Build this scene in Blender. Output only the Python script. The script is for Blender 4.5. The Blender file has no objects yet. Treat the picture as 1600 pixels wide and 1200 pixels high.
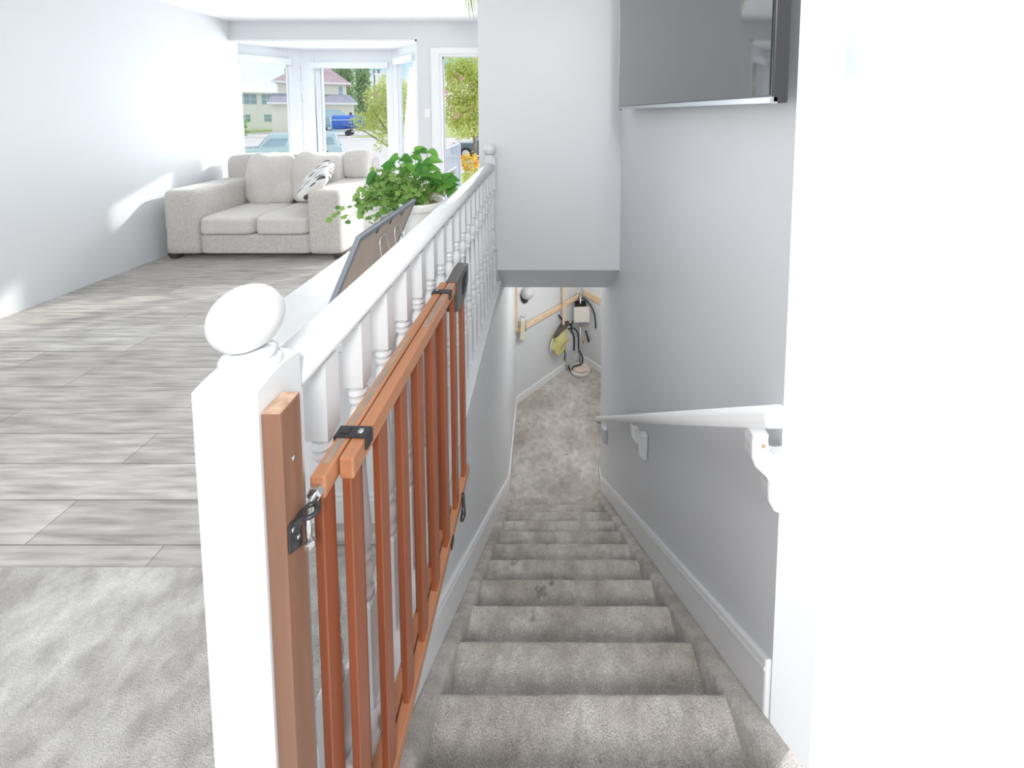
import bpy, bmesh, math, random
from math import sin, cos, pi, radians, sqrt, exp
from mathutils import Vector, Matrix, noise
random.seed(7)
S = bpy.context.scene
COL = S.collection
D = bpy.data

# ------------------------------------------------------------------ camera, world, sun, exposure
EYE = 1.48
cam = D.objects.new('camera', D.cameras.new('camera')); COL.objects.link(cam)
cam.location = (0, 0, EYE); cam.rotation_euler = (radians(90 - 3.719), 0, 0)
cam.data.sensor_width = 36; cam.data.lens = 36 * 590 / 1600
cam.data.shift_x = -50 / 1600; cam.data.shift_y = -386.65 / 1600
cam.data.clip_start = .02; cam.data.clip_end = 500
S.camera = cam
S.view_settings.view_transform = 'Standard'; S.view_settings.look = 'None'
S.view_settings.exposure = 0.10; S.view_settings.gamma = 1
try: S.view_settings.use_curve_mapping = False
except Exception: pass

W = D.worlds.new('sky'); S.world = W; W.use_nodes = True
nt = W.node_tree; nt.nodes.clear()
def wn(t, **k):
    n = nt.nodes.new(t)
    for a, b in k.items(): setattr(n, a, b)
    return n
tc = wn('ShaderNodeTexCoord'); mp = wn('ShaderNodeMapping'); mp.inputs['Scale'].default_value = (1, 1, 2.6)
nz = wn('ShaderNodeTexNoise'); nz.inputs['Scale'].default_value = 3.2; nz.inputs['Detail'].default_value = 6
cr = wn('ShaderNodeValToRGB')
cr.color_ramp.elements[0].position = .44; cr.color_ramp.elements[0].color = (.16, .56, .76, 1)
cr.color_ramp.elements[1].position = .60; cr.color_ramp.elements[1].color = (.82, .84, .86, 1)
sx = wn('ShaderNodeSeparateXYZ'); gr = wn('ShaderNodeValToRGB')
gr.color_ramp.elements[0].position = .0; gr.color_ramp.elements[0].color = (1, 1, 1, 1)
gr.color_ramp.elements[1].position = .09; gr.color_ramp.elements[1].color = (0, 0, 0, 1)
# clouds thin out only towards the street side of the sky (north, +Y); elsewhere the sky is overcast white
ny = wn('ShaderNodeMapRange'); ny.inputs['From Min'].default_value = .75; ny.inputs['From Max'].default_value = .9
mx0 = wn('ShaderNodeMixRGB'); mx0.inputs[1].default_value = (.86, .89, .93, 1)
mx = wn('ShaderNodeMixRGB'); mx.inputs[2].default_value = (1.0, 1.0, 1.0, 1)
bg = wn('ShaderNodeBackground'); bg.inputs['Strength'].default_value = 1.12
ow = wn('ShaderNodeOutputWorld')
L = nt.links.new
L(tc.outputs['Generated'], mp.inputs[0]); L(mp.outputs[0], nz.inputs['Vector']); L(nz.outputs['Fac'], cr.inputs[0])
L(tc.outputs['Generated'], sx.inputs[0]); L(sx.outputs['Z'], gr.inputs[0]); L(sx.outputs['Y'], ny.inputs['Value'])
L(ny.outputs[0], mx0.inputs[0]); L(cr.outputs[0], mx0.inputs[2])
L(gr.outputs[0], mx.inputs[0]); L(mx0.outputs[0], mx.inputs[1]); L(mx.outputs[0], bg.inputs['Color']); L(bg.outputs[0], ow.inputs[0])

def light(name, kind, loc, energy, color=(1, 1, 1), size=.3, size_y=None, target=None, rot=None):
    d = D.lights.new(name, kind); d.energy = energy; d.color = color
    if kind == 'AREA':
        d.size = size
        if size_y: d.shape = 'RECTANGLE'; d.size_y = size_y
    elif kind == 'POINT': d.shadow_soft_size = size
    o = D.objects.new(name, d); COL.objects.link(o); o.location = loc
    if target: o.rotation_euler = (Vector(target) - Vector(loc)).to_track_quat('-Z', 'Y').to_euler()
    if rot: o.rotation_euler = rot
    return o
sun = light('sun', 'SUN', (8, 8, 6), 2.8, (1, .965, .9), target=(8 - .80, 8 - .62, 6 - .56)); sun.data.angle = radians(1.5)
light('bay_daylight', 'AREA', (-2.83, 5.40, 1.5), 40, (.92, .97, 1), 1.1, 1.3, target=(-2.6, 0, .9))
light('hall_fill', 'AREA', (.34, -1.15, 2.5), 54, (1, .985, .965), .5, .5, target=(.12, 2.2, -1.4))  # unseen fill light added behind the camera to brighten the stairs
light('stairwell_fill', 'POINT', (.25, 1.35, 2.35), 7, (1, .99, .97), .15)  # added fill without a fixture, lifts the stairwell and bulkhead
light('door_daylight', 'AREA', (-.95, 4.70, 1.1), 26, (.95, .98, 1), .65, 1.9, target=(-.95, 0, .9))

# ------------------------------------------------------------------ materials
MATS = {}
def mat(name, color, rough=.5, metal=0., spec=.5, var=0., vscale=8., bump=0., bscale=60., coat=0., stretch=None, emit=None, color2=None, sheen=0., ior=None):
    m = D.materials.new(name); m.use_nodes = True; n = m.node_tree; b = n.nodes['Principled BSDF']
    b.inputs['Base Color'].default_value = (*color, 1); b.inputs['Roughness'].default_value = rough
    b.inputs['Metallic'].default_value = metal; b.inputs['Specular IOR Level'].default_value = spec
    if ior: b.inputs['IOR'].default_value = ior
    b.inputs['Coat Weight'].default_value = coat
    b.inputs['Sheen Weight'].default_value = sheen
    t = n.nodes.new('ShaderNodeTexCoord'); src = t.outputs['Object']
    if stretch:
        q = n.nodes.new('ShaderNodeMapping'); q.inputs['Scale'].default_value = stretch
        n.links.new(src, q.inputs[0]); src = q.outputs[0]
    if var or color2:
        z = n.nodes.new('ShaderNodeTexNoise'); z.inputs['Scale'].default_value = vscale; z.inputs['Detail'].default_value = 5
        n.links.new(src, z.inputs['Vector'])
        r = n.nodes.new('ShaderNodeValToRGB'); r.color_ramp.elements[0].position = .35; r.color_ramp.elements[1].position = .65
        c2 = color2 or tuple(min(1, c * (1 + var)) for c in color); c1 = color if color2 else tuple(c * (1 - var) for c in color)
        r.color_ramp.elements[0].color = (*c1, 1); r.color_ramp.elements[1].color = (*c2, 1)
        n.links.new(z.outputs['Fac'], r.inputs[0]); n.links.new(r.outputs[0], b.inputs['Base Color'])
    if bump:
        z = n.nodes.new('ShaderNodeTexNoise'); z.inputs['Scale'].default_value = bscale; z.inputs['Detail'].default_value = 3
        n.links.new(src, z.inputs['Vector'])
        u = n.nodes.new('ShaderNodeBump'); u.inputs['Strength'].default_value = bump; u.inputs['Distance'].default_value = .01
        n.links.new(z.outputs['Fac'], u.inputs['Height']); n.links.new(u.outputs[0], b.inputs['Normal'])
    if emit:
        b.inputs['Emission Color'].default_value = (*emit[0], 1); b.inputs['Emission Strength'].default_value = emit[1]
    MATS[name] = m
    return m

M_wall = mat('wall_paint', (.70, .72, .745), .42, spec=.35, var=.012, vscale=1.3, bump=.04, bscale=220)
M_ceil = mat('ceiling_texture', (.90, .90, .90), .9, bump=.5, bscale=90)
M_white = mat('white_gloss_paint', (.70, .71, .72), .26, spec=.5, var=.015, vscale=9, bump=.03, bscale=40)
M_trim = mat('white_trim_paint', (.84, .85, .865), .3, spec=.5)
M_vinyl = mat('white_vinyl', (.78, .81, .85), .35)
M_gray = mat('grey_picture_frame', (.25, .28, .32), .4)
M_mdf = mat('brown_hardboard', (.66, .55, .46), .8, var=.05, vscale=6)
M_wire = mat('wire', (.62, .61, .60), .35, metal=.6)
M_dwire = mat('dark_wire', (.08, .08, .09), .4, metal=.5)
M_blackp = mat('black_plastic', (.028, .028, .032), .34, spec=.5)
M_hplast = mat('dark_handle_plastic', (.075, .068, .066), .28, spec=.6)
M_chrome = mat('zinc_plated_steel', (.66, .68, .69), .25, metal=1.)
M_terra = mat('white_glazed_pot', (.80, .79, .76), .4, var=.03, vscale=9)
M_soil = mat('potting_soil', (.10, .06, .045), .95, color2=(.33, .22, .17), vscale=60, bump=.8, bscale=80)
M_stem = mat('green_stem', (.20, .30, .06), .6)
M_screen = mat('screen_glass', (.035, .036, .04), .035, spec=.5, ior=2.7)
M_bezel = mat('silver_bezel', (.42, .44, .47), .3, metal=.7)
M_hose = mat('black_hose', (.02, .02, .022), .5)
M_pine = mat('pine_wood', (.72, .50, .30), .55, color2=(.82, .64, .44), vscale=5, stretch=(2, 2, 14))
M_asph = mat('driveway_concrete', (.66, .63, .63), .95, var=.05, vscale=.6)
M_street = mat('street_asphalt', (.62, .58, .60), .95, var=.04, vscale=.4)
M_grass = mat('lawn_grass', (.34, .46, .16), .95, color2=(.50, .58, .28), vscale=1.2, bump=.6, bscale=6)
M_siding = mat('cream_siding', (.86, .84, .74), .8)
M_siding2 = mat('white_siding', (.92, .90, .94), .8)
M_roof = mat('mauve_shingles', (.48, .36, .40), .9, var=.12, vscale=3, bump=.3, bscale=8)
M_roofd = mat('grey_shingles', (.32, .33, .40), .9, var=.12, vscale=3)
M_hglass = mat('house_window_glass', (.28, .42, .52), .08, spec=.8)
M_garage = mat('pale_blue_garage_door', (.50, .70, .80), .5)
M_black = mat('flat_black', (.012, .012, .013), .6)
M_cap = mat('pale_grey_cloth', (.55, .55, .56), .8)
M_cream = mat('cream_cloth', (.74, .72, .56), .9, var=.06, vscale=20)
M_yell = mat('yellow_green_cloth', (.62, .62, .22), .9, color2=(.70, .66, .32), vscale=18, bump=.3, bscale=60)
M_brown = mat('tan_leather', (.55, .36, .17), .6)
M_dark = mat('dark_lining', (.07, .06, .06), .8)
M_shade = mat('cream_lamp_shade', (.70, .68, .63), .85)
M_tray = mat('white_enamel', (.82, .80, .78), .35)
M_pink = mat('beige_pad', (.72, .58, .50), .8)
M_tyre = mat('tyre_rubber', (.03, .03, .035), .8)
M_light = mat('lamp_diffuser', (.9, .9, .88), .4, emit=((1, .96, .9), 4.))

def leafmat(name, c1, c2, trans=.35):
    m = D.materials.new(name); m.use_nodes = True; n = m.node_tree; b = n.nodes['Principled BSDF']
    g = n.nodes.new('ShaderNodeNewGeometry'); r = n.nodes.new('ShaderNodeValToRGB')
    r.color_ramp.elements[0].color = (*c1, 1); r.color_ramp.elements[1].color = (*c2, 1)
    n.links.new(g.outputs['Random Per Island'], r.inputs[0]); n.links.new(r.outputs[0], b.inputs['Base Color'])
    b.inputs['Roughness'].default_value = .45
    tr = n.nodes.new('ShaderNodeBsdfTranslucent'); n.links.new(r.outputs[0], tr.inputs['Color'])
    ms = n.nodes.new('ShaderNodeMixShader'); ms.inputs[0].default_value = trans
    out = n.nodes['Material Output']
    n.links.new(b.outputs[0], ms.inputs[1]); n.links.new(tr.outputs[0], ms.inputs[2]); n.links.new(ms.outputs[0], out.inputs['Surface'])
    return m
M_ivy = leafmat('ivy_leaf', (.09, .24, .045), (.32, .52, .13))
M_heart = leafmat('heart_leaf', (.05, .22, .03), (.17, .42, .06))
M_tree = leafmat('spring_leaf', (.50, .60, .13), (.84, .86, .40), .45)
M_poplar = leafmat('poplar_leaf', (.22, .38, .20), (.50, .64, .34), .3)
M_bloom = leafmat('pink_bloom', (.85, .35, .55), (.95, .60, .75))
M_orange = leafmat('orange_bloom', (.95, .45, .05), (1., .75, .15))
M_bark = mat('bark', (.30, .22, .18), .9, var=.2, vscale=5)

def glassmat(name, tint=(1, 1, 1), refl=1.45):
    m = D.materials.new(name); m.use_nodes = True; n = m.node_tree; n.nodes.clear()
    o = n.nodes.new('ShaderNodeOutputMaterial'); t = n.nodes.new('ShaderNodeBsdfTransparent'); t.inputs[0].default_value = (*tint, 1)
    g = n.nodes.new('ShaderNodeBsdfGlossy'); g.inputs['Roughness'].default_value = .02
    f = n.nodes.new('ShaderNodeFresnel'); f.inputs[0].default_value = refl
    x = n.nodes.new('ShaderNodeMixShader')
    gg = n.nodes.new('ShaderNodeNewGeometry'); inv = n.nodes.new('ShaderNodeMath'); inv.operation = 'SUBTRACT'; inv.inputs[0].default_value = 1
    mu = n.nodes.new('ShaderNodeMath'); mu.operation = 'MULTIPLY'
    n.links.new(gg.outputs['Backfacing'], inv.inputs[1]); n.links.new(inv.outputs[0], mu.inputs[0]); n.links.new(f.outputs[0], mu.inputs[1])
    n.links.new(mu.outputs[0], x.inputs[0]); n.links.new(t.outputs[0], x.inputs[1]); n.links.new(g.outputs[0], x.inputs[2]); n.links.new(x.outputs[0], o.inputs[0])
    return m
M_glass = glassmat('window_glass', (.97, .99, 1))

def carpetmat(name, c1, c2, stain, blots=()):
    m = D.materials.new(name); m.use_nodes = True; n = m.node_tree; b = n.nodes['Principled BSDF']; k = n.links.new
    b.inputs['Roughness'].default_value = 1; b.inputs['Specular IOR Level'].default_value = .05
    b.inputs['Sheen Weight'].default_value = .25
    t = n.nodes.new('ShaderNodeTexCoord')
    def nzz(s, d=3, rough=.5):
        z = n.nodes.new('ShaderNodeTexNoise'); z.inputs['Scale'].default_value = s; z.inputs['Detail'].default_value = d
        z.inputs['Roughness'].default_value = rough
        k(t.outputs['Object'], z.inputs['Vector']); return z
    def ramp(src, p0, p1, a, bb):
        r = n.nodes.new('ShaderNodeValToRGB'); r.color_ramp.elements[0].position = p0; r.color_ramp.elements[1].position = p1
        r.color_ramp.elements[0].color = (*a, 1); r.color_ramp.elements[1].color = (*bb, 1); k(src, r.inputs[0]); return r
    fine = nzz(330, 2); mid = nzz(16, 6, .65); big = nzz(3.2, 5, .6); spot = nzz(9, 2)
    r1 = ramp(fine.outputs['Fac'], .3, .7, c1, c2)
    r2 = ramp(mid.outputs['Fac'], .35, .65, (.74, .73, .72), (1.06, 1.06, 1.06))
    r3 = ramp(big.outputs['Fac'], .36, .62, (.70, .67, .64), (1.05, 1.05, 1.05))
    r4 = ramp(spot.outputs['Fac'], .24, .29, stain, (1, 1, 1))
    last = r1.outputs[0]
    for r in (r2, r3, r4):
        x = n.nodes.new('ShaderNodeMixRGB'); x.blend_type = 'MULTIPLY'; x.inputs[0].default_value = 1
        k(last, x.inputs[1]); k(r.outputs[0], x.inputs[2]); last = x.outputs[0]
    for bc, br_ in blots:
        vm = n.nodes.new('ShaderNodeVectorMath'); vm.operation = 'DISTANCE'; k(t.outputs['Object'], vm.inputs[0]); vm.inputs[1].default_value = bc
        ad = n.nodes.new('ShaderNodeMath'); ad.operation = 'MULTIPLY_ADD'; ad.inputs[1].default_value = .06; k(nzz(45, 2).outputs['Fac'], ad.inputs[0]); k(vm.outputs['Value'], ad.inputs[2])
        rb = n.nodes.new('ShaderNodeMapRange'); rb.inputs['From Min'].default_value = br_+.022; rb.inputs['From Max'].default_value = br_+.034
        rb.inputs['To Min'].default_value = .55; rb.inputs['To Max'].default_value = 1; k(ad.outputs[0], rb.inputs['Value'])
        x = n.nodes.new('ShaderNodeMixRGB'); x.blend_type = 'MULTIPLY'; x.inputs[0].default_value = 1
        k(last, x.inputs[1]); k(rb.outputs[0], x.inputs[2]); last = x.outputs[0]
    k(last, b.inputs['Base Color'])
    u = n.nodes.new('ShaderNodeBump'); u.inputs['Strength'].default_value = 1; u.inputs['Distance'].default_value = .006
    k(fine.outputs['Fac'], u.inputs['Height']); k(u.outputs[0], b.inputs['Normal'])
    return m
M_carpet = carpetmat('grey_carpet', (.46, .43, .395), (.92, .88, .83), (.62, .56, .50), [((-.125, .665, -.603), .028), ((-.070, .70, -.603), .013), ((.02, 1.02, -1.0), .02)])
M_rug = carpetmat('cream_rug', (.60, .59, .56), (.84, .83, .80), (1, 1, 1))

def woodmat(name, cols, axis, scale=6., rough=.35, grain=26., coat=.3, edge=None):
    """grain running along an axis of the object"""
    m = D.materials.new(name); m.use_nodes = True; n = m.node_tree; b = n.nodes['Principled BSDF']; k = n.links.new
    t = n.nodes.new('ShaderNodeTexCoord'); q = n.nodes.new('ShaderNodeMapping')
    s = [grain, grain, grain]; s[axis] = 1.4; q.inputs['Scale'].default_value = s
    z = n.nodes.new('ShaderNodeTexNoise'); z.inputs['Scale'].default_value = scale; z.inputs['Detail'].default_value = 6; z.inputs['Distortion'].default_value = .6
    r = n.nodes.new('ShaderNodeValToRGB'); r.color_ramp.elements[0].position = .3; r.color_ramp.elements[1].position = .72
    r.color_ramp.elements[0].color = (*cols[0], 1); r.color_ramp.elements[1].color = (*cols[1], 1)
    k(t.outputs['Object'], q.inputs[0]); k(q.outputs[0], z.inputs['Vector']); k(z.outputs['Fac'], r.inputs[0]); k(r.outputs[0], b.inputs['Base Color'])
    u = n.nodes.new('ShaderNodeBump'); u.inputs['Strength'].default_value = .12; u.inputs['Distance'].default_value = .004
    k(z.outputs['Fac'], u.inputs['Height']); k(u.outputs[0], b.inputs['Normal'])
    b.inputs['Roughness'].default_value = rough; b.inputs['Coat Weight'].default_value = coat; b.inputs['Coat Roughness'].default_value = .25
    return m
M_railw = woodmat('gate_rail_wood', ((.38, .155, .072), (.50, .23, .12)), 1, 1.2, .38)
M_slatw = woodmat('gate_slat_wood', ((.21, .054, .020), (.34, .105, .044)), 2, 1.2, .38)
M_postw = woodmat('brown_post_wood', ((.19, .09, .052), (.30, .145, .085)), 2, 1.2, .4)
M_ply = mat('worn_post_end', (.42, .25, .16), .6, color2=(.60, .42, .30), vscale=60)
M_strip = mat('grey_slide_strip', (.24, .22, .20), .55, color2=(.36, .26, .18), vscale=40)

def floormat():
    m = D.materials.new('grey_vinyl_planks'); m.use_nodes = True; n = m.node_tree; b = n.nodes['Principled BSDF']; k = n.links.new
    t = n.nodes.new('ShaderNodeTexCoord')
    br = n.nodes.new('ShaderNodeTexBrick'); br.inputs['Scale'].default_value = 1; br.inputs['Brick Width'].default_value = 1.3; br.inputs['Row Height'].default_value = .15
    br.inputs['Mortar Size'].default_value = .002; br.offset = .37
    br.inputs['Color1'].default_value = (.42, .40, .38, 1); br.inputs['Color2'].default_value = (.58, .56, .54, 1); br.inputs['Mortar'].default_value = (.22, .21, .2, 1)
    k(t.outputs['Object'], br.inputs['Vector'])
    q = n.nodes.new('ShaderNodeMapping'); q.inputs['Scale'].default_value = (2.5, 28, 1)
    z = n.nodes.new('ShaderNodeTexNoise'); z.inputs['Scale'].default_value = 1.5; z.inputs['Detail'].default_value = 6
    k(t.outputs['Object'], q.inputs[0]); k(q.outputs[0], z.inputs['Vector'])
    r = n.nodes.new('ShaderNodeValToRGB'); r.color_ramp.elements[0].color = (.62, .60, .58, 1); r.color_ramp.elements[1].color = (1.25, 1.24, 1.22, 1)
    r.color_ramp.elements[0].position = .3; r.color_ramp.elements[1].position = .7
    k(z.outputs['Fac'], r.inputs[0])
    x = n.nodes.new('ShaderNodeMixRGB'); x.blend_type = 'MULTIPLY'; x.inputs[0].default_value = 1
    k(br.outputs['Color'], x.inputs[1]); k(r.outputs[0], x.inputs[2]); k(x.outputs[0], b.inputs['Base Color'])
    b.inputs['Roughness'].default_value = .38
    return m
M_planks = floormat()

def fabricmat(name, c1, c2, sc=260):
    m = mat(name, c1, .95, spec=.1, color2=c2, vscale=sc, bump=.5, bscale=sc, sheen=.3)
    return m
M_sofa = fabricmat('oatmeal_fabric', (.50, .465, .435), (.72, .69, .66), 130)
M_sofa2 = fabricmat('soft_oatmeal_cushion', (.60, .565, .53), (.76, .73, .70), 130)

def pillowmat():
    m = D.materials.new('patterned_pillow_cloth'); m.use_nodes = True; n = m.node_tree; b = n.nodes['Principled BSDF']; k = n.links.new
    t = n.nodes.new('ShaderNodeTexCoord'); q = n.nodes.new('ShaderNodeMapping'); q.inputs['Scale'].default_value = (8, 14, 40)
    q.inputs['Rotation'].default_value = (0, 0.15, 0)
    v = n.nodes.new('ShaderNodeTexVoronoi'); v.feature = 'F1'; v.inputs['Scale'].default_value = 1; v.inputs['Randomness'].default_value = .7
    k(t.outputs['Object'], q.inputs[0]); k(q.outputs[0], v.inputs['Vector'])
    r = n.nodes.new('ShaderNodeValToRGB'); e = r.color_ramp.elements
    e[0].position = .46; e[0].color = (1, 1, 1, 1); e[1].position = .54; e[1].color = (0, 0, 0, 1)
    k(v.outputs['Distance'], r.inputs[0])
    r2 = n.nodes.new('ShaderNodeValToRGB'); r2.color_ramp.interpolation = 'CONSTANT'; e = r2.color_ramp.elements
    e[0].position = 0; e[0].color = (.09, .085, .09, 1); e[1].position = .35; e[1].color = (.42, .40, .40, 1)
    x = e.new(.62); x.color = (.78, .77, .76, 1)
    sp = n.nodes.new('ShaderNodeSeparateColor'); k(v.outputs['Color'], sp.inputs[0]); k(sp.outputs[0], r2.inputs[0])
    mx = n.nodes.new('ShaderNodeMixRGB'); mx.inputs[1].default_value = (.80, .79, .77, 1)
    k(r.outputs[0], mx.inputs[0]); k(r2.outputs[0], mx.inputs[2]); k(mx.outputs[0], b.inputs['Base Color'])
    b.inputs['Roughness'].default_value = .95
    return m
M_pillow = pillowmat()

# ------------------------------------------------------------------ mesh helpers
class MB:
    def __init__(self): self.v = []; self.f = []; self.sm = []
    def add(self, vs, fs, smooth=False):
        o = len(self.v); self.v += [tuple(p) for p in vs]; self.f += [tuple(i + o for i in f) for f in fs]; self.sm += [smooth] * len(fs); return self
    def box(self, x0, x1, y0, y1, z0, z1):
        return self.add([(x0,y0,z0),(x1,y0,z0),(x1,y1,z0),(x0,y1,z0),(x0,y0,z1),(x1,y0,z1),(x1,y1,z1),(x0,y1,z1)],
                        [(3,2,1,0),(4,5,6,7),(0,1,5,4),(1,2,6,5),(2,3,7,6),(3,0,4,7)])
    def hexa(self, pts): return self.add(pts, [(3,2,1,0),(4,5,6,7),(0,1,5,4),(1,2,6,5),(2,3,7,6),(3,0,4,7)])
    def prism(self, poly, axis, a, b, smooth=False):
        """poly: 2D points in the two other axes (in xyz order); extruded from a to b along axis"""
        def P(p, t):
            q = [p[0], p[1]]; q.insert(axis, t); return tuple(q)
        n = len(poly); vs = [P(p, a) for p in poly] + [P(p, b) for p in poly]
        self.add(vs, [tuple(range(n))[::-1], tuple(range(n, 2*n))])
        o = len(self.v) - 2*n
        for i in range(n):
            j = (i+1) % n; self.f.append((o+i, o+j, o+n+j, o+n+i)); self.sm.append(smooth)
        return self
    def tube(self, pts, r, n=10, closed=False):
        pts = [Vector(p) for p in pts]; k = len(pts)
        rs = r if isinstance(r, (list, tuple)) else [r]*k
        vs = []; up = None
        for i, p in enumerate(pts):
            if closed: d = pts[(i+1) % k] - pts[i-1]
            else: d = pts[min(i+1, k-1)] - pts[max(i-1, 0)]
            d.normalize()
            if up is None: up = d.orthogonal().normalized()
            up = (up - d * up.dot(d))
            up = up.normalized() if up.length > 1e-6 else d.orthogonal().normalized()
            s = d.cross(up)
            for j in range(n):
                a = 2*pi*j/n; vs.append(p + (up*cos(a) + s*sin(a)) * rs[i])
        fs = []
        for i in range(k if closed else k-1):
            i2 = (i+1) % k
            for j in range(n): fs.append((i*n+j, i*n+(j+1) % n, i2*n+(j+1) % n, i2*n+j))
        self.add(vs, fs, True)
        if not closed:
            o = len(self.v) - k*n
            self.f.append(tuple(o+j for j in range(n))[::-1]); self.sm.append(False)
            self.f.append(tuple(o+(k-1)*n+j for j in range(n))); self.sm.append(False)
        return self
    def lathe(self, prof, c=(0,0), n=24, M=None, smooth=True):
        vs = []
        for r, z in prof:
            for j in range(n):
                a = 2*pi*j/n; vs.append(Vector((c[0]+r*cos(a), c[1]+r*sin(a), z)))
        if M: vs = [M @ v for v in vs]
        fs = []
        for i in range(len(prof)-1):
            for j in range(n): fs.append((i*n+j, i*n+(j+1) % n, (i+1)*n+(j+1) % n, (i+1)*n+j))
        self.add(vs, fs, smooth); o = len(self.v) - len(vs)
        if prof[0][0] > 1e-5: self.f.append(tuple(o+j for j in range(n))[::-1]); self.sm.append(False)
        if prof[-1][0] > 1e-5: self.f.append(tuple(o+(len(prof)-1)*n+j for j in range(n))); self.sm.append(False)
        return self
    def ball(self, c, r, n=16, sq=(1,1,1)):
        m = n//2; vs = []; fs = []
        for i in range(m+1):
            t = pi*i/m
            for j in range(n):
                a = 2*pi*j/n; vs.append((c[0]+r*sq[0]*sin(t)*cos(a), c[1]+r*sq[1]*sin(t)*sin(a), c[2]+r*sq[2]*cos(t)))
        for i in range(m):
            for j in range(n): fs.append((i*n+j, (i+1)*n+j, (i+1)*n+(j+1) % n, i*n+(j+1) % n))
        return self.add(vs, fs, True)
    def build(self, name, material, parent=None, bevel=0, seg=2, loc=None, rot=None):
        me = D.meshes.new(name); me.from_pydata(self.v, [], self.f); me.validate()
        if len(me.polygons) == len(self.sm): me.polygons.foreach_set('use_smooth', self.sm)
        bm = bmesh.new(); bm.from_mesh(me); bmesh.ops.remove_doubles(bm, verts=bm.verts, dist=1e-6)
        bmesh.ops.recalc_face_normals(bm, faces=bm.faces); bm.to_mesh(me); bm.free()
        me.materials.append(material)
        o = D.objects.new(name, me); COL.objects.link(o)
        if parent: o.parent = parent
        if loc: o.location = loc
        if rot: o.rotation_euler = rot
        if bevel:
            b = o.modifiers.new('bevel', 'BEVEL'); b.width = bevel; b.segments = seg; b.limit_method = 'ANGLE'; b.angle_limit = radians(40)
            b.harden_normals = False
        return o
def leafmesh(mb, shapes, spots):
    for (p, nrm, up, s) in spots:
        sh = random.choice(shapes); z = Vector(nrm).normalized(); y = Vector(up); y = (y - z*y.dot(z))
        y = y.normalized() if y.length > 1e-4 else z.orthogonal().normalized()
        x = y.cross(z); P = Vector(p)
        mb.add([P + (x*a + y*b + z*c)*s for a, b, c in sh[0]], sh[1], False)
def empty(name, loc, rz=0):
    o = D.objects.new(name, None); COL.objects.link(o); o.location = loc; o.rotation_euler = (0,0,rz); o.empty_display_size = .1
    return o
def tag(o, label, cat, group=None, kind=None):
    o['label'] = label; o['category'] = cat
    if group: o['group'] = group
    if kind: o['kind'] = kind
    return o
def struct(o): o['kind'] = 'structure'; return o
def softbox(c, s, k=6., n=14, wr=0., ws=6., seed=0, M=None, puff=0.):
    """superellipsoid cushion, size s (full), centre c"""
    bm = bmesh.new(); bmesh.ops.create_cube(bm, size=2); bmesh.ops.subdivide_edges(bm, edges=bm.edges, cuts=n, use_grid_fill=True)
    vs = []
    for v in bm.verts:
        p = v.co; q = (abs(p.x)**k + abs(p.y)**k + abs(p.z)**k) ** (1/k); d = p/q
        w = 1 + puff*(1-min(1, d.x*d.x))*(1-min(1, d.z*d.z))
        d = Vector((d.x*s[0]/2, d.y*s[1]/2*w, d.z*s[2]/2))
        if wr:
            d += d.normalized() * wr * noise.noise(Vector((d.x*ws+seed, d.y*ws*1.4, d.z*ws*.7+seed*3)))
        if M: d = M @ d
        vs.append(d + Vector(c))
    fs = [tuple(v.index for v in f.verts) for f in bm.faces]; bm.verts.index_update()
    bm.free(); return vs, fs

# ------------------------------------------------------------------ the setting
R, Lw = .60, -.37           # stair walls (faces)
YB = 2.925                  # bulkhead face
ZL = -2.412                 # lower landing
YW = 4.75                   # front wall of the living room
HC = 2.60
m_ = .8376
nosz = lambda y: -m_*(y-.7525)

w = MB().prism([(.90,-1.3),(3.814,-2.42),(3.814,HC),(.90,HC)], 0, R, R+.11)
w.v = [v for v in w.v]
struct(w.build('wall_right', M_wall))
# stairwell left wall: low kerb under the railing, full height below the bulkhead
struct(MB().prism([(-.25,-.6),(-.25,.12),(YB+.02,.12),(YB+.02,.5),(4.82,.5),(4.82,-2.6),(1.6,-2.6)], 0, Lw-.10, Lw).build('wall_left', M_wall))
struct(MB().prism([(YB,.226),(3.44,-.16),(4.62,-.16),(4.62,HC),(YB,HC)], 0, -.506, R+.02).build('wall_bulkhead', M_wall))
struct(MB().box(-.6, 1.8, 4.62, 6.4, -.16, .0).build('ceiling_basement', M_ceil))
struct(MB().box(R+.02, 1.8, 2.5, 4.63, -.16, .0).build('ceiling_landing', M_ceil))
struct(MB().box(-1.2, R+.15, 3.62, 6.4, ZL-.1, ZL).box(R+.15, 1.8, 2.5, 6.4, ZL-.1, ZL).build('floor_landing', M_carpet))
A_, B_ = Vector((-.384,4.793)), Vector((.557,5.736)); C_ = B_ + Vector((.675,-.738)).normalized()*1.65
def vwall(name, P, Q, z0, z1, t, m, bev=0, off=0.):
    d = (Q-P).normalized(); nn = Vector((d.y,-d.x))
    if nn.y < 0: nn = -nn
    nn = nn
    P0 = P - nn*off; Q0 = Q - nn*off
    pts = [P0, Q0, Q0+nn*t, P0+nn*t]
    o = MB().hexa([(p.x,p.y,z0) for p in pts] + [(p.x,p.y,z1) for p in pts]).build(name, m, bevel=bev)
    return o
struct(vwall('wall_back', A_ - (B_-A_).normalized()*.3, B_ + (B_-A_).normalized()*.1, ZL-.05, -.1, .1, M_wall))
struct(vwall('wall_landing_right', B_, C_, ZL-.05, -.1, .1, M_wall))
struct(MB().box(1.69, 1.79, 2.5, 4.8, ZL-.05, -.1).build('wall_basement_side', M_wall))  # unseen, added to keep outside light off the landing
struct(MB().box(R+.1, 1.7, 2.5, 2.6, ZL-.05, -.1).build('wall_basement_near', M_wall))  # unseen too, added to close the basement against stray sky light
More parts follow.
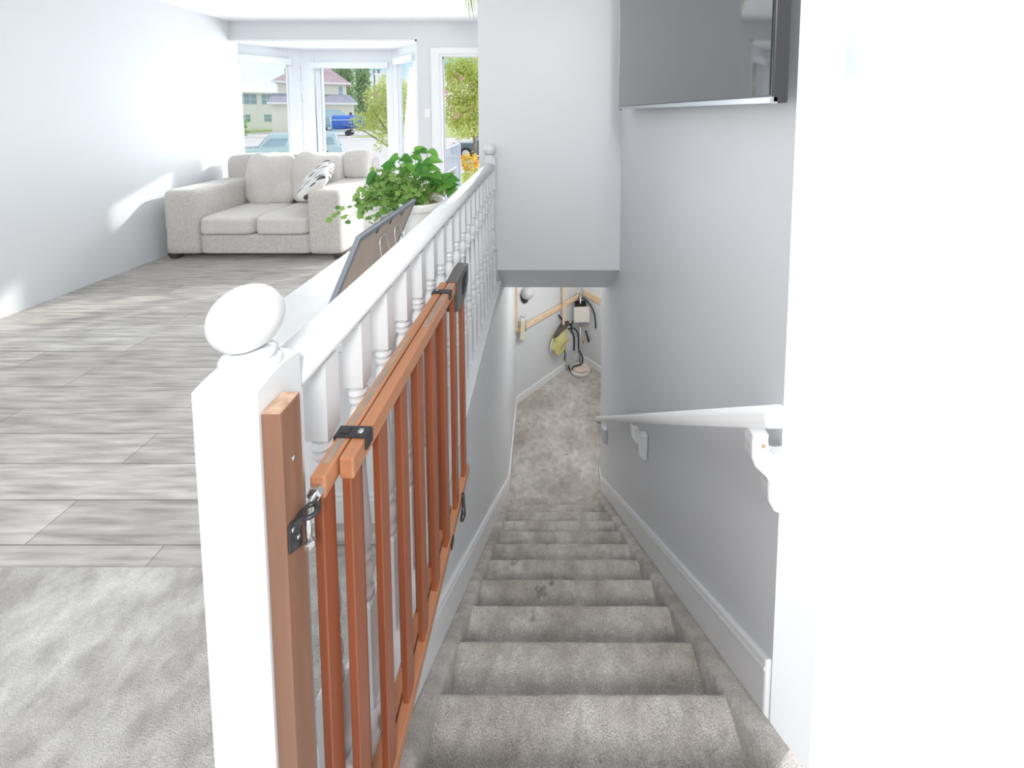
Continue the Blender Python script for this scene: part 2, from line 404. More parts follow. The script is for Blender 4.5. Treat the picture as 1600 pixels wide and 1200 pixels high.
struct(vwall('baseboard_back', A_+(B_-A_)*.0, B_, ZL, ZL+.095, .02, M_trim, .004, .014))
struct(vwall('baseboard_landing_right', B_, C_, ZL, ZL+.095, .02, M_trim, .004, .014))
# sloping skirts on both sides of the stair and their flat ends at the landing
def skirt(name, x0, x1, ye, ya=.62, up=.165, lev=True):
    pts = [(ya, nosz(ya)+up), (ye, nosz(ye)+up), (ye, nosz(ye)-.12), (ya, nosz(ya)-.12)]
    struct(MB().prism(pts, 0, x0, x1).build(name, M_trim, bevel=.005, seg=2))
    # thin moulded lip along the top edge
    xm = x0 if abs(x0) > abs(x1) else x1; xi = x1 if xm == x0 else x0; t = .004 if xi > 0 else -.004
    pts = [(ya, nosz(ya)+up-.022), (ye, nosz(ye)+up-.022), (ye, nosz(ye)+up-.034), (ya, nosz(ya)+up-.034)]
    struct(MB().prism(pts, 0, xi, xi - t).build('trim_skirt' + ('_right' if xi > 0 else '_left'), M_trim, bevel=.0015))
skirt('baseboard_right', R-.015, R+.005, 3.62, .905)
skirt('baseboard_left', Lw-.005, Lw+.015, 3.66)
struct(MB().box(R-.013, R+.005, 3.62, 3.826, ZL, ZL+.1).box(R-.013, R+.12, 3.80, 3.828, ZL, ZL+.1).build('baseboard_landing', M_trim, bevel=.003))
struct(MB().box(Lw-.005, Lw+.013, 3.66, 4.80, ZL, ZL+.1).build('baseboard_landing_left', M_trim, bevel=.003))
# white cap on the kerb below the balusters
struct(MB().box(Lw-.11, Lw+.028, -.25, YB, .118, .142).box(Lw-.10, Lw+.014, -.25, YB, .085, .118).build('trim_kerb_cap', M_white, bevel=.005))
# upper floors
struct(MB().box(-3.95, Lw-.095, .0, YW+.1, -.25, 0).build('floor_living', M_planks))
struct(MB().box(-.6, R+.11, -1.2, .40, -.25, 0).build('floor_hall', M_planks))
struct(MB().box(-3.9, Lw-.10, -1.2, .0, -.25, 0).build('floor_hall_left', M_planks))
struct(MB().box(-4.3, R+.2, 1.5, YW+.12, HC, HC+.12).build('ceiling', M_ceil))
struct(MB().box(-4.02, -3.9, 2.2, YW+.12, -.2, HC).build('wall_living_left', M_wall))

# front wall of the living room with the bay opening and the doorway
fw = MB().box(-4.3, -.40, YW, YW+.12, 2.367, HC).box(-1.578, -1.305, YW, YW+.12, 0, 2.367).box(-1.305, -.40, YW, YW+.12, 2.202, 2.367)
fw.box(-4.3, -1.578, YW, YW+.12, -.2, .48).box(-.52, -.40, YW, YW+.12, 0, 2.2)
struct(fw.build('wall_front', M_wall))
BX0, BX1, BY = -3.50, -2.182, 5.48
bs = MB()
for z0, z1 in ((.40,.479),(2.362,2.47)):
    bs.add([(-4.11,YW+.004,z0),(-1.578,YW+.004,z0),(-1.578,YW+.12,z0),(BX1,BY+.08,z0),(BX0,BY+.08,z0),(-4.11,YW+.12,z0),
            (-4.11,YW+.004,z1),(-1.578,YW+.004,z1),(-1.578,YW+.12,z1),(BX1,BY+.08,z1),(BX0,BY+.08,z1),(-4.11,YW+.12,z1)],
           [(5,4,3,2,1,0),(6,7,8,9,10,11)] + [(i,(i+1)%6,(i+1)%6+6,i+6) for i in range(6)])
struct(bs.build('trim_bay', M_trim))
struct(MB().box(-4.2, -1.578, YW+.12, YW+.16, -1, .42).build('wall_bay_base', M_siding2))
struct(MB().box(-1.60, -1.578, YW-.012, YW+.0, .48, 2.39).box(-4.1, -1.578, YW-.012, YW, 2.355, 2.378).build('trim_bay_opening', M_trim, bevel=.002))

def window(idx, p0, p1, z0, z1, fl, fr, ft, fb, head=True, sash_left=False, blind=True, cord=None):
    """window unit from p0 to p1 (inside face), local x along it, y outward"""
    p0 = Vector(p0); p1 = Vector(p1); d = p1-p0; w_ = d.length; rz = math.atan2(d.y, d.x)
    root = struct(empty('window_%d' % idx, (p0.x, p0.y, z0), rz))
    h = z1 - z0
    fm = MB().box(0, fl, 0, .07, 0, h).box(w_-fr, w_, 0, .07, 0, h).box(fl, w_-fr, 0, .07, h-ft, h).box(fl, w_-fr, 0, .07, 0, fb)
    fm.build('window_frame', M_vinyl, root, bevel=.006)
    s = .035
    sm = MB().box(fl, fl+s, .02, .06, fb, h-ft).box(w_-fr-s*.6, w_-fr, .02, .06, fb, h-ft).box(fl, w_-fr, .02, .06, h-ft-s*.6, h-ft).box(fl, w_-fr, .02, .06, fb, fb+s)
    if sash_left:
        sm.box(fl+s, fl+s+.022, .03, .066, fb, h-ft).box(fl+s+.026, fl+s+.05, .045, .075, fb, h-ft)
    sm.build('window_sash', M_vinyl, root, bevel=.004)
    MB().box(fl+.004, w_-fr-.004, .045, .049, fb+.004, h-ft-.004).build('window_pane', M_glass, root)
    if blind:
        MB().box(fl-.03, w_-fr+.03, -.045, .0, h-ft-.075, h-ft+.012).build('blind_headrail', M_vinyl, root, bevel=.004)
    if cord is not None:
        pts = []
        for i in range(21):
            t = i/20; x = cord + (.045*(sin(t*pi)) if 1 else 0); 
            a = pi*t; pts.append((cord + .03*(1-cos(a)), -.05 - .01*sin(a), h-ft-.05 - .82*sin(a)**.35 + .0))
        MB().tube(pts, .0035, 6).build('blind_cord', M_trim, root)
    return root
window(1, (BX0, BY), (BX1, BY), .48, 2.367, .20, .08, .19, .12, sash_left=True)
window(2, (-4.10, YW+.10), (BX0, BY), .48, 2.367, .16, .15, .15, .12, cord=.76)
window(3, (BX1, BY), (-1.578, YW+.12), .48, 2.367, .15, .20, .15, .12, cord=.58)

# doorway
dr = struct(empty('door_1', (-.90, YW, 0)))
MB().box(-.507, -.405, -.018, .0, 0, 2.275).box(-.405, .39, -.018, .0, 2.202, 2.275).build('door_casing', M_trim, dr, bevel=.004)
MB().box(-.405, -.375, .0, .12, 0, 2.202).box(.36, .39, 0, .12, 0, 2.202).box(-.375, .36, 0, .12, 2.172, 2.202).build('door_jamb', M_trim, dr, bevel=.003)
MB().box(-.376, -.366, .05, .075, 0, 2.17).build('weather_strip', M_blackp, dr)
MB().box(-.40, .39, -.01, .2, -.02, .012).build('threshold', M_chrome, dr)
MB().box(-.37, -.335, .13, .98, .03, 2.14).build('storm_door_leaf', mat('mauve_door_edge', (.55,.52,.60), .4), dr, bevel=.003, loc=(-.0,0,0), rot=(0,0,radians(17)))

# light switch
sw = empty('light_switch', (-1.462, YW, 1.464))
MB().box(-.036, .036, -.006, .001, -.058, .058).build('switch_plate', M_trim, sw, bevel=.002)
MB().box(-.016, .016, -.010, -.005, -.033, .033).build('rocker', M_trim, sw, bevel=.0015)
tag(sw, 'white rocker light switch on the grey wall between bay window and doorway', 'light switch')

# ------------------------------------------------------------------ stairs
stairs = empty('carpeted_staircase', (.11, .9925, -.201))
tag(stairs, 'straight flight of stairs covered in worn grey carpet going down to the landing', 'stairs')
XS0, XS1 = -.304, .525
def step(i, y0, y1, z, zn, last=False):
    prof = [(y0-.03, z)]
    k = 20
    for j in range(1, k): prof.append((y0-.03 + (y1-.018-y0+.03)*j/k, z))
    rr = .018
    for j in range(0, 9):
        a = pi*j/8; prof.append((y1-rr + rr*sin(a), z-rr + rr*cos(a)))
    for j in range(1, 9): prof.append((y1-.024, z-2*rr - (z-2*rr-zn)*j/8))
    nx = 60; vs = []; fs = []
    for a, (y, zz) in enumerate(prof):
        for b in range(nx+1):
            x = XS0 + (XS1-XS0)*b/nx
            n1 = noise.noise(Vector((x*38, y*38, zz*38))) * .0024 + noise.noise(Vector((x*9, y*7+i*5, 0))) * .0035
            vs.append((x-.11, y-.9925, zz+.201+n1))
    for a in range(len(prof)-1):
        for b in range(nx): fs.append((a*(nx+1)+b, a*(nx+1)+b+1, (a+1)*(nx+1)+b+1, (a+1)*(nx+1)+b))
    return MB().add(vs, fs, True).build('step', M_carpet, stairs)
step(0, .42, .7525, 0, -.201)
for i in range(1, 12):
    step(i, .7525+.24*(i-1), .7525+.24*i, -.201*i, -.201*(i+1))
def stringer(x0, x1):
    ys = [.45 + (3.70-.45)*j/130 for j in range(131)]
    nx = 6; vs = []; fs = []; xi, xo = (x1, x0) if x0 < 0 else (x0, x1)   # xi = inner side
    rows = []
    for y in ys:
        row = []
        zt = min(nosz(y) + .006, .006) if y > .75 else .008
        for b in range(nx+1):
            t = b/nx; x = xi + (xo-xi)*t
            zz = zt - .018*(1-min(1, t*2.2))**2
            zz += .002*noise.noise(Vector((x*60, y*40, 3)))
            row.append((x-.11, y-.9925, zz+.201))
        row.insert(0, (xi-.11, y-.9925, zt-.40+.201)); row.append((xo-.11, y-.9925, zt-.40+.201))
        rows.append(row)
    n = len(rows[0])
    for r in rows: vs += r
    for a in range(len(rows)-1):
        for b in range(n-1): fs.append((a*n+b, a*n+b+1, (a+1)*n+b+1, (a+1)*n+b))
    fs.append(tuple(range(n))); fs.append(tuple(range((len(rows)-1)*n, len(rows)*n))[::-1])
    MB().add(vs, fs, True).build('stringer', M_carpet, stairs)
stringer(-.3565, XS0+.002); stringer(XS1-.002, .5865)

# ------------------------------------------------------------------ guard railing
XR = -.4125
rail = empty('guard_railing', (XR, .507, .142))
tag(rail, 'white painted railing with turned balusters and ball topped newel posts beside the stairs', 'railing')
def rel(mb, org): mb.v = [(a-org[0], b-org[1], c-org[2]) for a, b, c in mb.v]; return mb
RO = (XR, .507, .142)
def newel(y, z0, hw=.0425, turned=False):
    zt = 1.116
    mb = MB()
    n = 12; vs = []; fs = []
    if not turned: pass
    else:
        mb.box(XR-hw, XR+hw, y-hw, y+hw, z0, z0+.26)
        prof = [(.044, z0+.26), (.036, z0+.275), (.042, z0+.285), (.042, z0+.295), (.030, z0+.31), (.041, z0+.35), (.043, z0+.375), (.036, z0+.41), (.027, z0+.43), (.036, z0+.445), (.036, z0+.455), (.030, z0+.47),
                (.040, z0+.54), (.041, z0+.58), (.036, z0+.66), (.034, .84), (.041, .855), (.041, .865), (.035, .875), (.044, .89)]
        mb.lathe(prof, (XR, y), 24)
    zb = .89 if turned else z0
    # four faces of the block end in low arches
    top = lambda dx, dy: zt + .015 - 7.2*(dx*dx+dy*dy)/2*1.0 + (0 if 1 else 0)
    for a in range(n+1):
        for b in range(n+1):
            dx = -hw+2*hw*a/n; dy = -hw+2*hw*b/n; vs.append((XR+dx, y+dy, top(dx, dy)))
    for a in range(n):
        for b in range(n): fs.append((a*(n+1)+b, (a+1)*(n+1)+b, (a+1)*(n+1)+b+1, a*(n+1)+b+1))
    ring = [a*(n+1) for a in range(n+1)] + [n*(n+1)+b for b in range(1, n+1)] + [a*(n+1)+n for a in range(n-1, -1, -1)] + [b for b in range(n-1, 0, -1)]
    base = len(vs)
    for q in ring: vs.append((vs[q][0], vs[q][1], zb-.002))
    for q in range(len(ring)): fs.append((ring[q], ring[(q+1) % len(ring)], base+(q+1) % len(ring), base+q))
    mb.add(vs, fs, False)
    p = rel(mb, RO).build('newel_post', M_white, rail)
    bb = MB(); z = zt+.004
    prof = [(.038, z), (.040, z+.006), (.037, z+.012), (.033, z+.014), (.031, z+.018), (.034, z+.023), (.030, z+.027), (.022, z+.031), (.020, z+.036)]
    rb = .0445; zc = z+.036+sqrt(rb*rb-.02*.02)*.98
    t0 = math.asin(.02/rb)
    for j in range(15):
        t = pi - t0 - (pi-t0)*j/14; prof.append((max(rb*sin(t), 1e-6), zc+rb*cos(t)))
    bb.lathe(prof, (XR, y), 32)
    b = rel(bb, RO).build('ball_finial', M_white, rail)
    return p
newel(.507, -.05)
newel(YB-.048, .142, turned=True)
# handrail
hp = [(-.020, 1.038), (.020, 1.038), (.022, 1.050), (.036, 1.054), (.040, 1.066), (.037, 1.080), (.024, 1.089), (.008, 1.092), (-.008, 1.092), (-.024, 1.089), (-.037, 1.080), (-.040, 1.066), (-.036, 1.054), (-.022, 1.050)]
rel(MB().prism([(XR+x, z) for x, z in hp], 1, .553, YB-.094, True), RO).build('handrail', M_white, rail)
h = .0205
bprof = [(.020, .893), (.0145, .889), (.0145, .885), (.0195, .880), (.0200, .876), (.0150, .872), (.0185, .866), (.0190, .860), (.0135, .854), (.0130, .846), (.0175, .836), (.0195, .822), (.0180, .806), (.0125, .790), (.0115, .786),
         (.0150, .780), (.0150, .774), (.0100, .768), (.0105, .72), (.0125, .66), (.0155, .60), (.0185, .555), (.0180, .53), (.0130, .508), (.0120, .504), (.0170, .498), (.0170, .490), (.0120, .484), (.0175, .470), (.0205, .452), (.0180, .432),
         (.0130, .418), (.0190, .410), (.0190, .404), (.0150, .399), (.0200, .394)]
mbb = MB()
def bal_mesh():
    mb = MB(); mb.lathe([(r, z) for r, z in bprof[::-1]], (0, 0), 20)
    def sqblock(z0, z1, ch0, ch1):
        rings = []
        c = .006
        if ch0: rings += [(h-c, z0)]
        rings += [(h, z0+(c if ch0 else 0)), (h, z1-(c if ch1 else 0))]
        if ch1: rings += [(h-c, z1)]
        vs = []; fs = []
        for hh, z in rings: vs += [(-hh,-hh,z),(hh,-hh,z),(hh,hh,z),(-hh,hh,z)]
        for i in range(len(rings)-1):
            for j in range(4): fs.append((i*4+j, i*4+(j+1)%4, i*4+4+(j+1)%4, i*4+4+j))
        fs.append((3,2,1,0)); k = 4*(len(rings)-1); fs.append((k,k+1,k+2,k+3)); mb.add(vs, fs)
    sqblock(.142, .396, False, True); sqblock(.892, 1.040, True, False)
    mb.v = [(a, b, c-.142) for a, b, c in mb.v]; return mb
b0 = bal_mesh().build('baluster', M_white, rail); b0.location = (.01, .652-.507, 0)
for i in range(1, 17):
    o = b0.copy(); COL.objects.link(o); o.parent = rail; o.location = (.01, .652+.1295*i-.507, 0)

# ------------------------------------------------------------------ wooden stair gate
gp = empty('gate_post', (-.3565, .484, .142))
tag(gp, 'upright brown wooden batten fixed to the near white newel post, holding the gate hinge', 'post')
g = MB().box(-.0132, .0125, -.016, .024, -.125, .944)
g.build('batten', M_postw, gp, bevel=.0015)
MB().box(-.0126, .0118, -.0152, .0232, .9440, .9452).build('top_end_grain', M_ply, gp)['label'] = 'worn paler end grain on top of the batten'
MB().lathe([(.0035, 0), (.0035, .0015), (.001, .0022)], (0, 0), 12, Matrix.Translation((.0125, .004, .865)) @ Matrix.Rotation(pi/2, 4, 'Y')).build('screw', M_chrome, gp)
# black angle plate with ring
hb = MB()
hb.prism([(-.012, .742), (.010, .728), (.012, .736), (.012, .760), (-.006, .784), (-.013, .782), (-.014, .748)], 0, .0125, .0155)
hb.v = [(a, b, c) for a, b, c in hb.v]
plate = hb.build('hinge_bracket', M_blackp, gp, bevel=.001)
pts = []
for i in range(24):
    a = 2*pi*i/24; pts.append((.0265 + .0095*cos(a), .014 + .0095*sin(a), .776))
rg = MB().tube(pts, .0036, 8, closed=True)
rg.hexa([(.013,-.008,.773),(.024,.003,.773),(.018,.012,.773),(.013,.012,.773),(.013,-.008,.779),(.024,.003,.779),(.018,.012,.779),(.013,.012,.779)])
rg.build('hinge_ring', M_blackp, plate, bevel=.001)
for yy, zz in ((-.007, .772), (.003, .750)):
    MB().lathe([(.0032, 0), (.0032, .001), (.0015, .0016)], (0, 0), 10, Matrix.Translation((.0155, yy, zz)) @ Matrix.Rotation(pi/2, 4, 'Y')).build('screw', M_chrome, plate)

GZ = .115
gate = empty('stair_gate', (-.3445, .538, GZ), radians(-1.6))
tag(gate, 'folded back wooden baby gate of two sliding slatted panels standing along the white railing', 'gate')
# local: x to the stairs, y along the gate; panel A x -.012..+.012, panel B x .014...037
HT = .812
MB().box(-.012, .012, 0, .66, HT-.036, HT).build('rear_top_rail', M_railw, gate, bevel=.003)
MB().box(-.012, .012, 0, .66, 0, .034).build('rear_bottom_rail', M_railw, gate, bevel=.003)
MB().box(.0150, .0385, .032, .800, HT-.036, HT).build('front_top_rail', M_railw, gate, bevel=.003)
MB().box(.0150, .0385, .032, .815, 0, .034).build('front_bottom_rail', M_railw, gate, bevel=.003)
sl = MB().box(-.0075, .0075, -.0165, .0165, .030, HT-.032).build('slat', M_slatw, gate, bevel=.002)
sl.location = (0, .0165, 0)
ys = [.100, .200, .300, .400, .500, .600]
for y in ys:
    o = sl.copy(); COL.objects.link(o); o.parent = gate; o.location = (0, y, 0)
for y in (.0485, .147, .246, .345, .446, .552, .662, .775):
    o = sl.copy(); COL.objects.link(o); o.parent = gate; o.location = (.0265, y, 0)
MB().box(-.005, .005, .022, .36, HT, HT+.0008).build('slide_strip', M_strip, gate)['label'] = 'grey worn slide strip'
MB().box(.0225, .0325, .40, .64, HT, HT+.0008).build('slide_strip', M_strip, gate)['label'] = 'grey worn slide strip'
def clamp(y, far):
    c = MB().box(-.0145, .0410, y-.011, y+.011, HT+.0006, HT+.0045)
    c.box(.0388, .0425, y-.011, y+.011, HT-.020, HT+.003) .box(-.0155, -.0122, y-.011, y+.011, HT-.012, HT+.003)
    c.box(-.008, .008, y-.006, y+.006, HT+.0045, HT+.0062)
    k = c.build('slide_clamp', M_blackp if not far else M_blackp, gate, bevel=.001)
    MB().lathe([(.0055, 0), (.0055, .001), (.003, .0022), (1e-5, .0024)], ((.027 if not far else 0), y), 14).build('screw', M_chrome, k, loc=(0, 0, HT+.0045))
clamp(.079, False); clamp(.590, True)
MB().box(.0125, .0148, .05, .066, HT-.032, HT-.008).build('guide_block', M_blackp, gate)
# D handle at the far end (outline in y,z with a hole)
out = [(.655, HT+.002), (.690, HT+.005), (.730, HT+.008), (.770, HT+.009), (.800, HT+.007), (.812, HT-.002), (.812, HT-.030), (.806, HT-.062), (.780, HT-.090), (.745, HT-.104), (.700, HT-.106), (.655, HT-.098)]
inn = [(.715, HT-.020), (.735, HT-.012), (.765, HT-.010), (.782, HT-.014), (.788, HT-.026), (.788, HT-.048), (.782, HT-.062), (.765, HT-.074), (.745, HT-.080), (.728, HT-.080), (.718, HT-.070), (.714, HT-.045)]
def frame_prism(out, inn, x0, x1):
    n = len(out); vs = [(x0, *p) for p in out] + [(x0, *p) for p in inn] + [(x1, *p) for p in out] + [(x1, *p) for p in inn]; fs = []
    for i in range(n):
        j = (i+1) % n
        fs += [(i, j, n+j, n+i), (2*n+i, 3*n+i, 3*n+j, 2*n+j), (i, 2*n+i, 2*n+j, j), (n+i, n+j, 3*n+j, 3*n+i)]
    return MB().add(vs, fs)
frame_prism(out, inn, .008, .045).build('handle', M_hplast, gate, bevel=.004, seg=3)
MB().box(.0386, .0402, .705, .795, HT-.088, HT-.004).build('handle_recess', M_black, gate)
# lower latch
lt = MB().tube([(.041, .70, .036), (.043, .695, .026), (.045, .69, .012), (.047, .683, -.002), (.049, .672, -.014), (.047, .656, -.018)], [.005, .006, .0055, .007, .009, .007], 10)
lt.build('foot_latch', M_blackp, gate)
MB().box(.0385, .0425, .555, .580, .000, .022).build('catch_plate', M_blackp, gate, bevel=.001)
# eye bolt at the hinge end: nut on the rail end, bent rod down into the ring
rod = MB().tube([(0, .004, HT-.020), (0, -.012, HT-.020), (.002, -.022, HT-.022), (.006, -.032, HT-.027), (.0105, -.038, HT-.036), (.0125, -.040, HT-.056)], .0042, 10)
rod.build('eye_bolt', M_chrome, gate)
MB().lathe([(.0115, 0), (.0115, .009), (.009, .011)], (0, 0), 6, Matrix.Translation((0, 0, HT-.020)) @ Matrix.Rotation(pi/2, 4, 'X'), smooth=False).build('hex_nut', M_chrome, gate)
MB().lathe([(.006, HT-.064), (.0075, HT-.062), (.0075, HT-.056), (.006, HT-.054)], (.0125, -.040), 6, smooth=False).build('hex_nut', M_chrome, gate)

# ------------------------------------------------------------------ wall handrail on the right
hr = empty('wall_handrail', (.52, 2.1, -.33))
tag(hr, 'white handrail sloping down the right stair wall on three curved wooden brackets', 'handrail')
zr = lambda y: EYE - (.712 + .857*(y-.836))
sec = [(-.026, -.012), (-.018, -.020), (.018, -.020), (.026, -.012), (.028, .004), (.022, .018), (.008, .025), (-.008, .025), (-.022, .018), (-.028, .004)]
vs = []; fs = []; y0, y1 = .80, 3.50
for y in (y0, y1-.02, y1):
    k = 1 if y != y1 else .55
    for a, b in sec: vs.append((a*k, y-2.1, zr(y)+b*1.25*k+.33+.0))
n = len(sec)
for a in range(2):
    for j in range(n): fs.append((a*n+j, a*n+(j+1)%n, (a+1)*n+(j+1)%n, (a+1)*n+j))
mb = MB().add(vs, fs, True); mb.f.append(tuple(range(n))); mb.sm.append(False); mb.f.append(tuple(range(2*n, 3*n))); mb.sm.append(False)
mb.build('rail', M_white, hr)
# S shaped bracket outline (x to the wall, z down)
so = [(-.054, -.002), (-.056, -.03), (-.054, -.065), (-.046, -.085), (-.030, -.100), (-.018, -.112), (-.012, -.125), (-.012, -.150), (-.010, -.175), (.004, -.200), (.030, -.214), (.040, -.216)]
si = [(.040, -.062), (.022, -.064), (.004, -.060), (-.008, -.050), (-.014, -.034), (-.016, -.014), (-.014, -.002)]
so = [(a+.04, b) for a, b in so]; si = [(a+.04, b) for a, b in si]
bk = MB().prism(so + si, 1, -.019, .019).build('bracket', M_white, hr, bevel=.004)
bm_ys = (.880, 2.075, 3.40)
for i, y in enumerate(bm_ys):
    o = bk if i == 0 else bk.copy()
    if i: COL.objects.link(o); o.parent = hr
    o.location = (-.002, y-2.1, zr(y)-.025+.33)
    MB().lathe([(.0045, 0), (.0045, .0012)], (0, 0), 10, Matrix.Translation((.012, -.0195, -.03)) @ Matrix.Rotation(pi/2, 4, 'X')).build('screw_hole', M_brown, o)

# ------------------------------------------------------------------ television on the right wall
XT = .50
tv = empty('television', (XT, 1.70, 1.50))
tag(tv, 'large dark glossy television with silver edge mounted high on the right wall', 'television')
MB().box(.0, .035, -.87, .83, 0, .93).build('screen_housing', M_blackp, tv, bevel=.003)
MB().box(-.002, .0, -.86, .822, .018, .922).build('screen', M_screen, tv)
MB().box(-.005, .012, -.87, .83, -.002, .014).box(-.004, .012, .822, .832, -.002, .93).build('bezel', M_bezel, tv, bevel=.0015)
MB().box(.034, .101, -.25, .25, .25, .65).build('wall_mount', M_blackp, tv)
MB().box(.0, .010, .795, .81, -.008, -.001).build('sensor', M_black, tv)

# ------------------------------------------------------------------ white low cabinet beside the railing
lc = empty('low_cabinet', (-.82, 2.22, 0))
tag(lc, 'long low white cabinet along the railing, carrying two picture frames and a plant', 'cabinet')
MB().box(-.29, .275, -.94, .96, 0, .650).build('carcass', M_white, lc, bevel=.003)
MB().box(-.305, .285, -.965, .975, .650, .680).build('top', M_white, lc, bevel=.004)
MB().box(-.30, .285, -.955, .97, 0, .095).box(-.296, .281, -.948, .966, .095, .108).build('base_moulding', M_white, lc, bevel=.003)

def picture(name, x, y, ln, ht, label, wirem):
    o = empty(name, (x-.165, y, .681)); tilt = radians(23.5)
    o.rotation_euler = (0, 0, 0)
    M = Matrix.Rotation(tilt, 4, 'Y')
    def T(mb, sh=(0,0,0)): mb.v = [tuple(M @ Vector(p)) for p in mb.v]; return mb
    w_ = .022
    f = MB().box(-.018, .0, 0, w_, 0, ht).box(-.018, .0, ln-w_, ln, 0, ht).box(-.018, 0, w_, ln-w_, 0, w_).box(-.018, 0, w_, ln-w_, ht-w_, ht)
    T(f).build('picture_frame', M_gray, o, bevel=.0015)
    T(MB().box(-.010, -.003, w_*.4, ln-w_*.4, w_*.4, ht-w_*.4)).build('backing_board', M_mdf, o)
    T(MB().box(-.0165, -.0105, w_, ln-w_, w_, ht-w_)).build('picture_glass', M_screen, o)
    for k in range(3):
        yy = ln*(.28+.22*k); T(MB().box(-.003, .001, yy-.004, yy+.004, ht-.040, ht-.014)).build('clip', M_dwire, o)
    # easel of bent wire behind it: two arches standing back to the cabinet
    e = MB()
    for c in (.42, .68):
        pts = []
        for t in range(17):
            a = t/16; u = (a-.5)*2; zz = .30*(1-abs(u)**5) ; yy = ln*c + u*.055
            back = .02 + (1-zz/.30)*.06
            p = M @ Vector((.004, yy, zz)); p = Vector((p.x + (1-zz/.30)*.20*abs(u), p.y, p.z)); pts.append((p.x, p.y, max(p.z, .003)))
        e.tube(pts, .0035, 8)
    e.build('wire_stand', wirem, o)
    tag(o, label, 'picture frame', 'framed pictures seen from behind on the cabinet')
    return o
picture('picture_frame', -.645, 1.330, .595, .378, 'grey-edged picture frame with brown back on wire stand, nearer of two on cabinet', M_wire)
picture('picture_frame', -.70, 2.52, .56, .385, 'grey-edged picture frame seen from behind, the farther one beyond the potted plant', M_dwire)

# ------------------------------------------------------------------ potted plant
PX, PY = -.725, 2.205
pl = empty('potted_plant', (PX, PY, .681))
tag(pl, 'leafy green ivy plant in a white pot on the white cabinet between two frames', 'potted plant')
MB().lathe([(1e-5, 0), (.085, 0), (.088, .006), (.108, .16), (.118, .222), (.120, .226), (.132, .232), (.137, .240), (.138, .272), (.134, .280), (.128, .279), (.122, .268), (.118, .235), (1e-5, .233)], (0, 0), 48).build('pot', M_terra, pl)
vs = [(0, 0, .262)]; fs = []; n = 40
for k in range(1, 9):
    for j in range(n):
        a = 2*pi*j/n; r = .121*k/8; vs.append((r*cos(a), r*sin(a), .250+.012*noise.noise(Vector((r*cos(a)*40, r*sin(a)*40, 1)))+.006*(1-k/8)))
for j in range(n): fs.append((0, 1+j, 1+(j+1)%n))
for k in range(7):
    for j in range(n): fs.append((1+k*n+j, 1+(k+1)*n+j, 1+(k+1)*n+(j+1)%n, 1+k*n+(j+1)%n))
MB().add(vs, fs, True).build('soil', M_soil, pl)
def ivy_shape():
    pts = [(0,0),(.28,-.10),(.50,.05),(.42,.28),(.62,.52),(.38,.60),(.25,.72),(0,1.05),(-.25,.72),(-.38,.60),(-.62,.52),(-.42,.28),(-.50,.05),(-.28,-.10)]
    v = [(0,.35,.06)] + [(a,b,-.10*abs(a)-.06*max(0,b-.5)) for a,b in pts]
    return v, [(0,i+1,(i+1)%14+1) for i in range(14)]
def heart_shape():
    pts = [(0,0),(.22,-.12),(.42,-.02),(.46,.22),(.36,.50),(.20,.80),(0,1.15),(-.20,.80),(-.36,.50),(-.46,.22),(-.42,-.02),(-.22,-.12)]
    v = [(0,.30,-.04)] + [(a,b,.14*abs(a)-.18*max(0,b-.4)**1.3) for a,b in pts]
    return v, [(0,i+1,(i+1)%12+1) for i in range(12)]
IV, HE = ivy_shape(), heart_shape()
random.seed(11)
stems = MB(); spots = []
def trail(p0, p1, sag, nleaf, s0, s1, spread=.03, r=.0022):
    p0 = Vector(p0); p1 = Vector(p1); pts = []
    for i in range(13):
        t = i/12; p = p0.lerp(p1, t) + Vector((0, 0, sag*sin(pi*t))); p += Vector([random.uniform(-.006, .006) for _ in range(3)]); pts.append(p)
    stems.tube(pts, [r*(1.2-.7*i/12) for i in range(13)], 6)
    for k in range(nleaf):
        t = (k+.6)/nleaf; t = t**.85; i = min(11, int(t*12)); p = pts[i].lerp(pts[i+1], t*12-i)
        q = p + Vector([random.gauss(0, spread) for _ in range(3)])
        nrm = Vector((random.gauss(.15, .5), random.gauss(-.75, .45), random.gauss(.75, .4)))
        spots.append((q, nrm, Vector((random.gauss(0,.6), random.gauss(-.2,.3), random.gauss(-.5,.5))), random.uniform(s0, s1)))
# mass of ivy left of and behind the pot, trailing towards the sofa
for k in range(46):
    a = random.uniform(0, 2*pi); rr = random.uniform(.1, 1)
    c = Vector((-.21, .0, .34)); e = c + Vector((.20*rr*cos(a), random.uniform(-.12, .12), .155*rr*sin(a)))
    trail((random.uniform(-.08, .02), random.uniform(-.06, .06), .25), e, random.uniform(.0, .06), random.randint(10, 15), .024, .042, .022)
for k in range(9):
    trail((-.05, random.uniform(-.05, .05), .26), (-.36-random.uniform(0, .05), random.uniform(-.14, .05), .25-random.uniform(-.07, .08)), .10, 14, .026, .042, .017)
trail((-.10, -.02, .27), (-.52, -.06, .185), .05, 15, .024, .036, .012)
trail((-.08, -.05, .26), (-.27, -.13, .075), .10, 13, .026, .04, .016)
trail((-.04, -.04, .26), (-.20, -.14, .09), .09, 13, .026, .04, .016)
for k in range(10):
    trail((-.02, 0, .25), (-.05+random.uniform(-.10, .09), random.uniform(-.05, .1), .42+random.uniform(-.09, .05)), 0, 9, .03, .045, .02)
fo = MB(); leafmesh(fo, [IV], spots); fo.build('ivy_foliage', M_ivy, pl)
spots = []
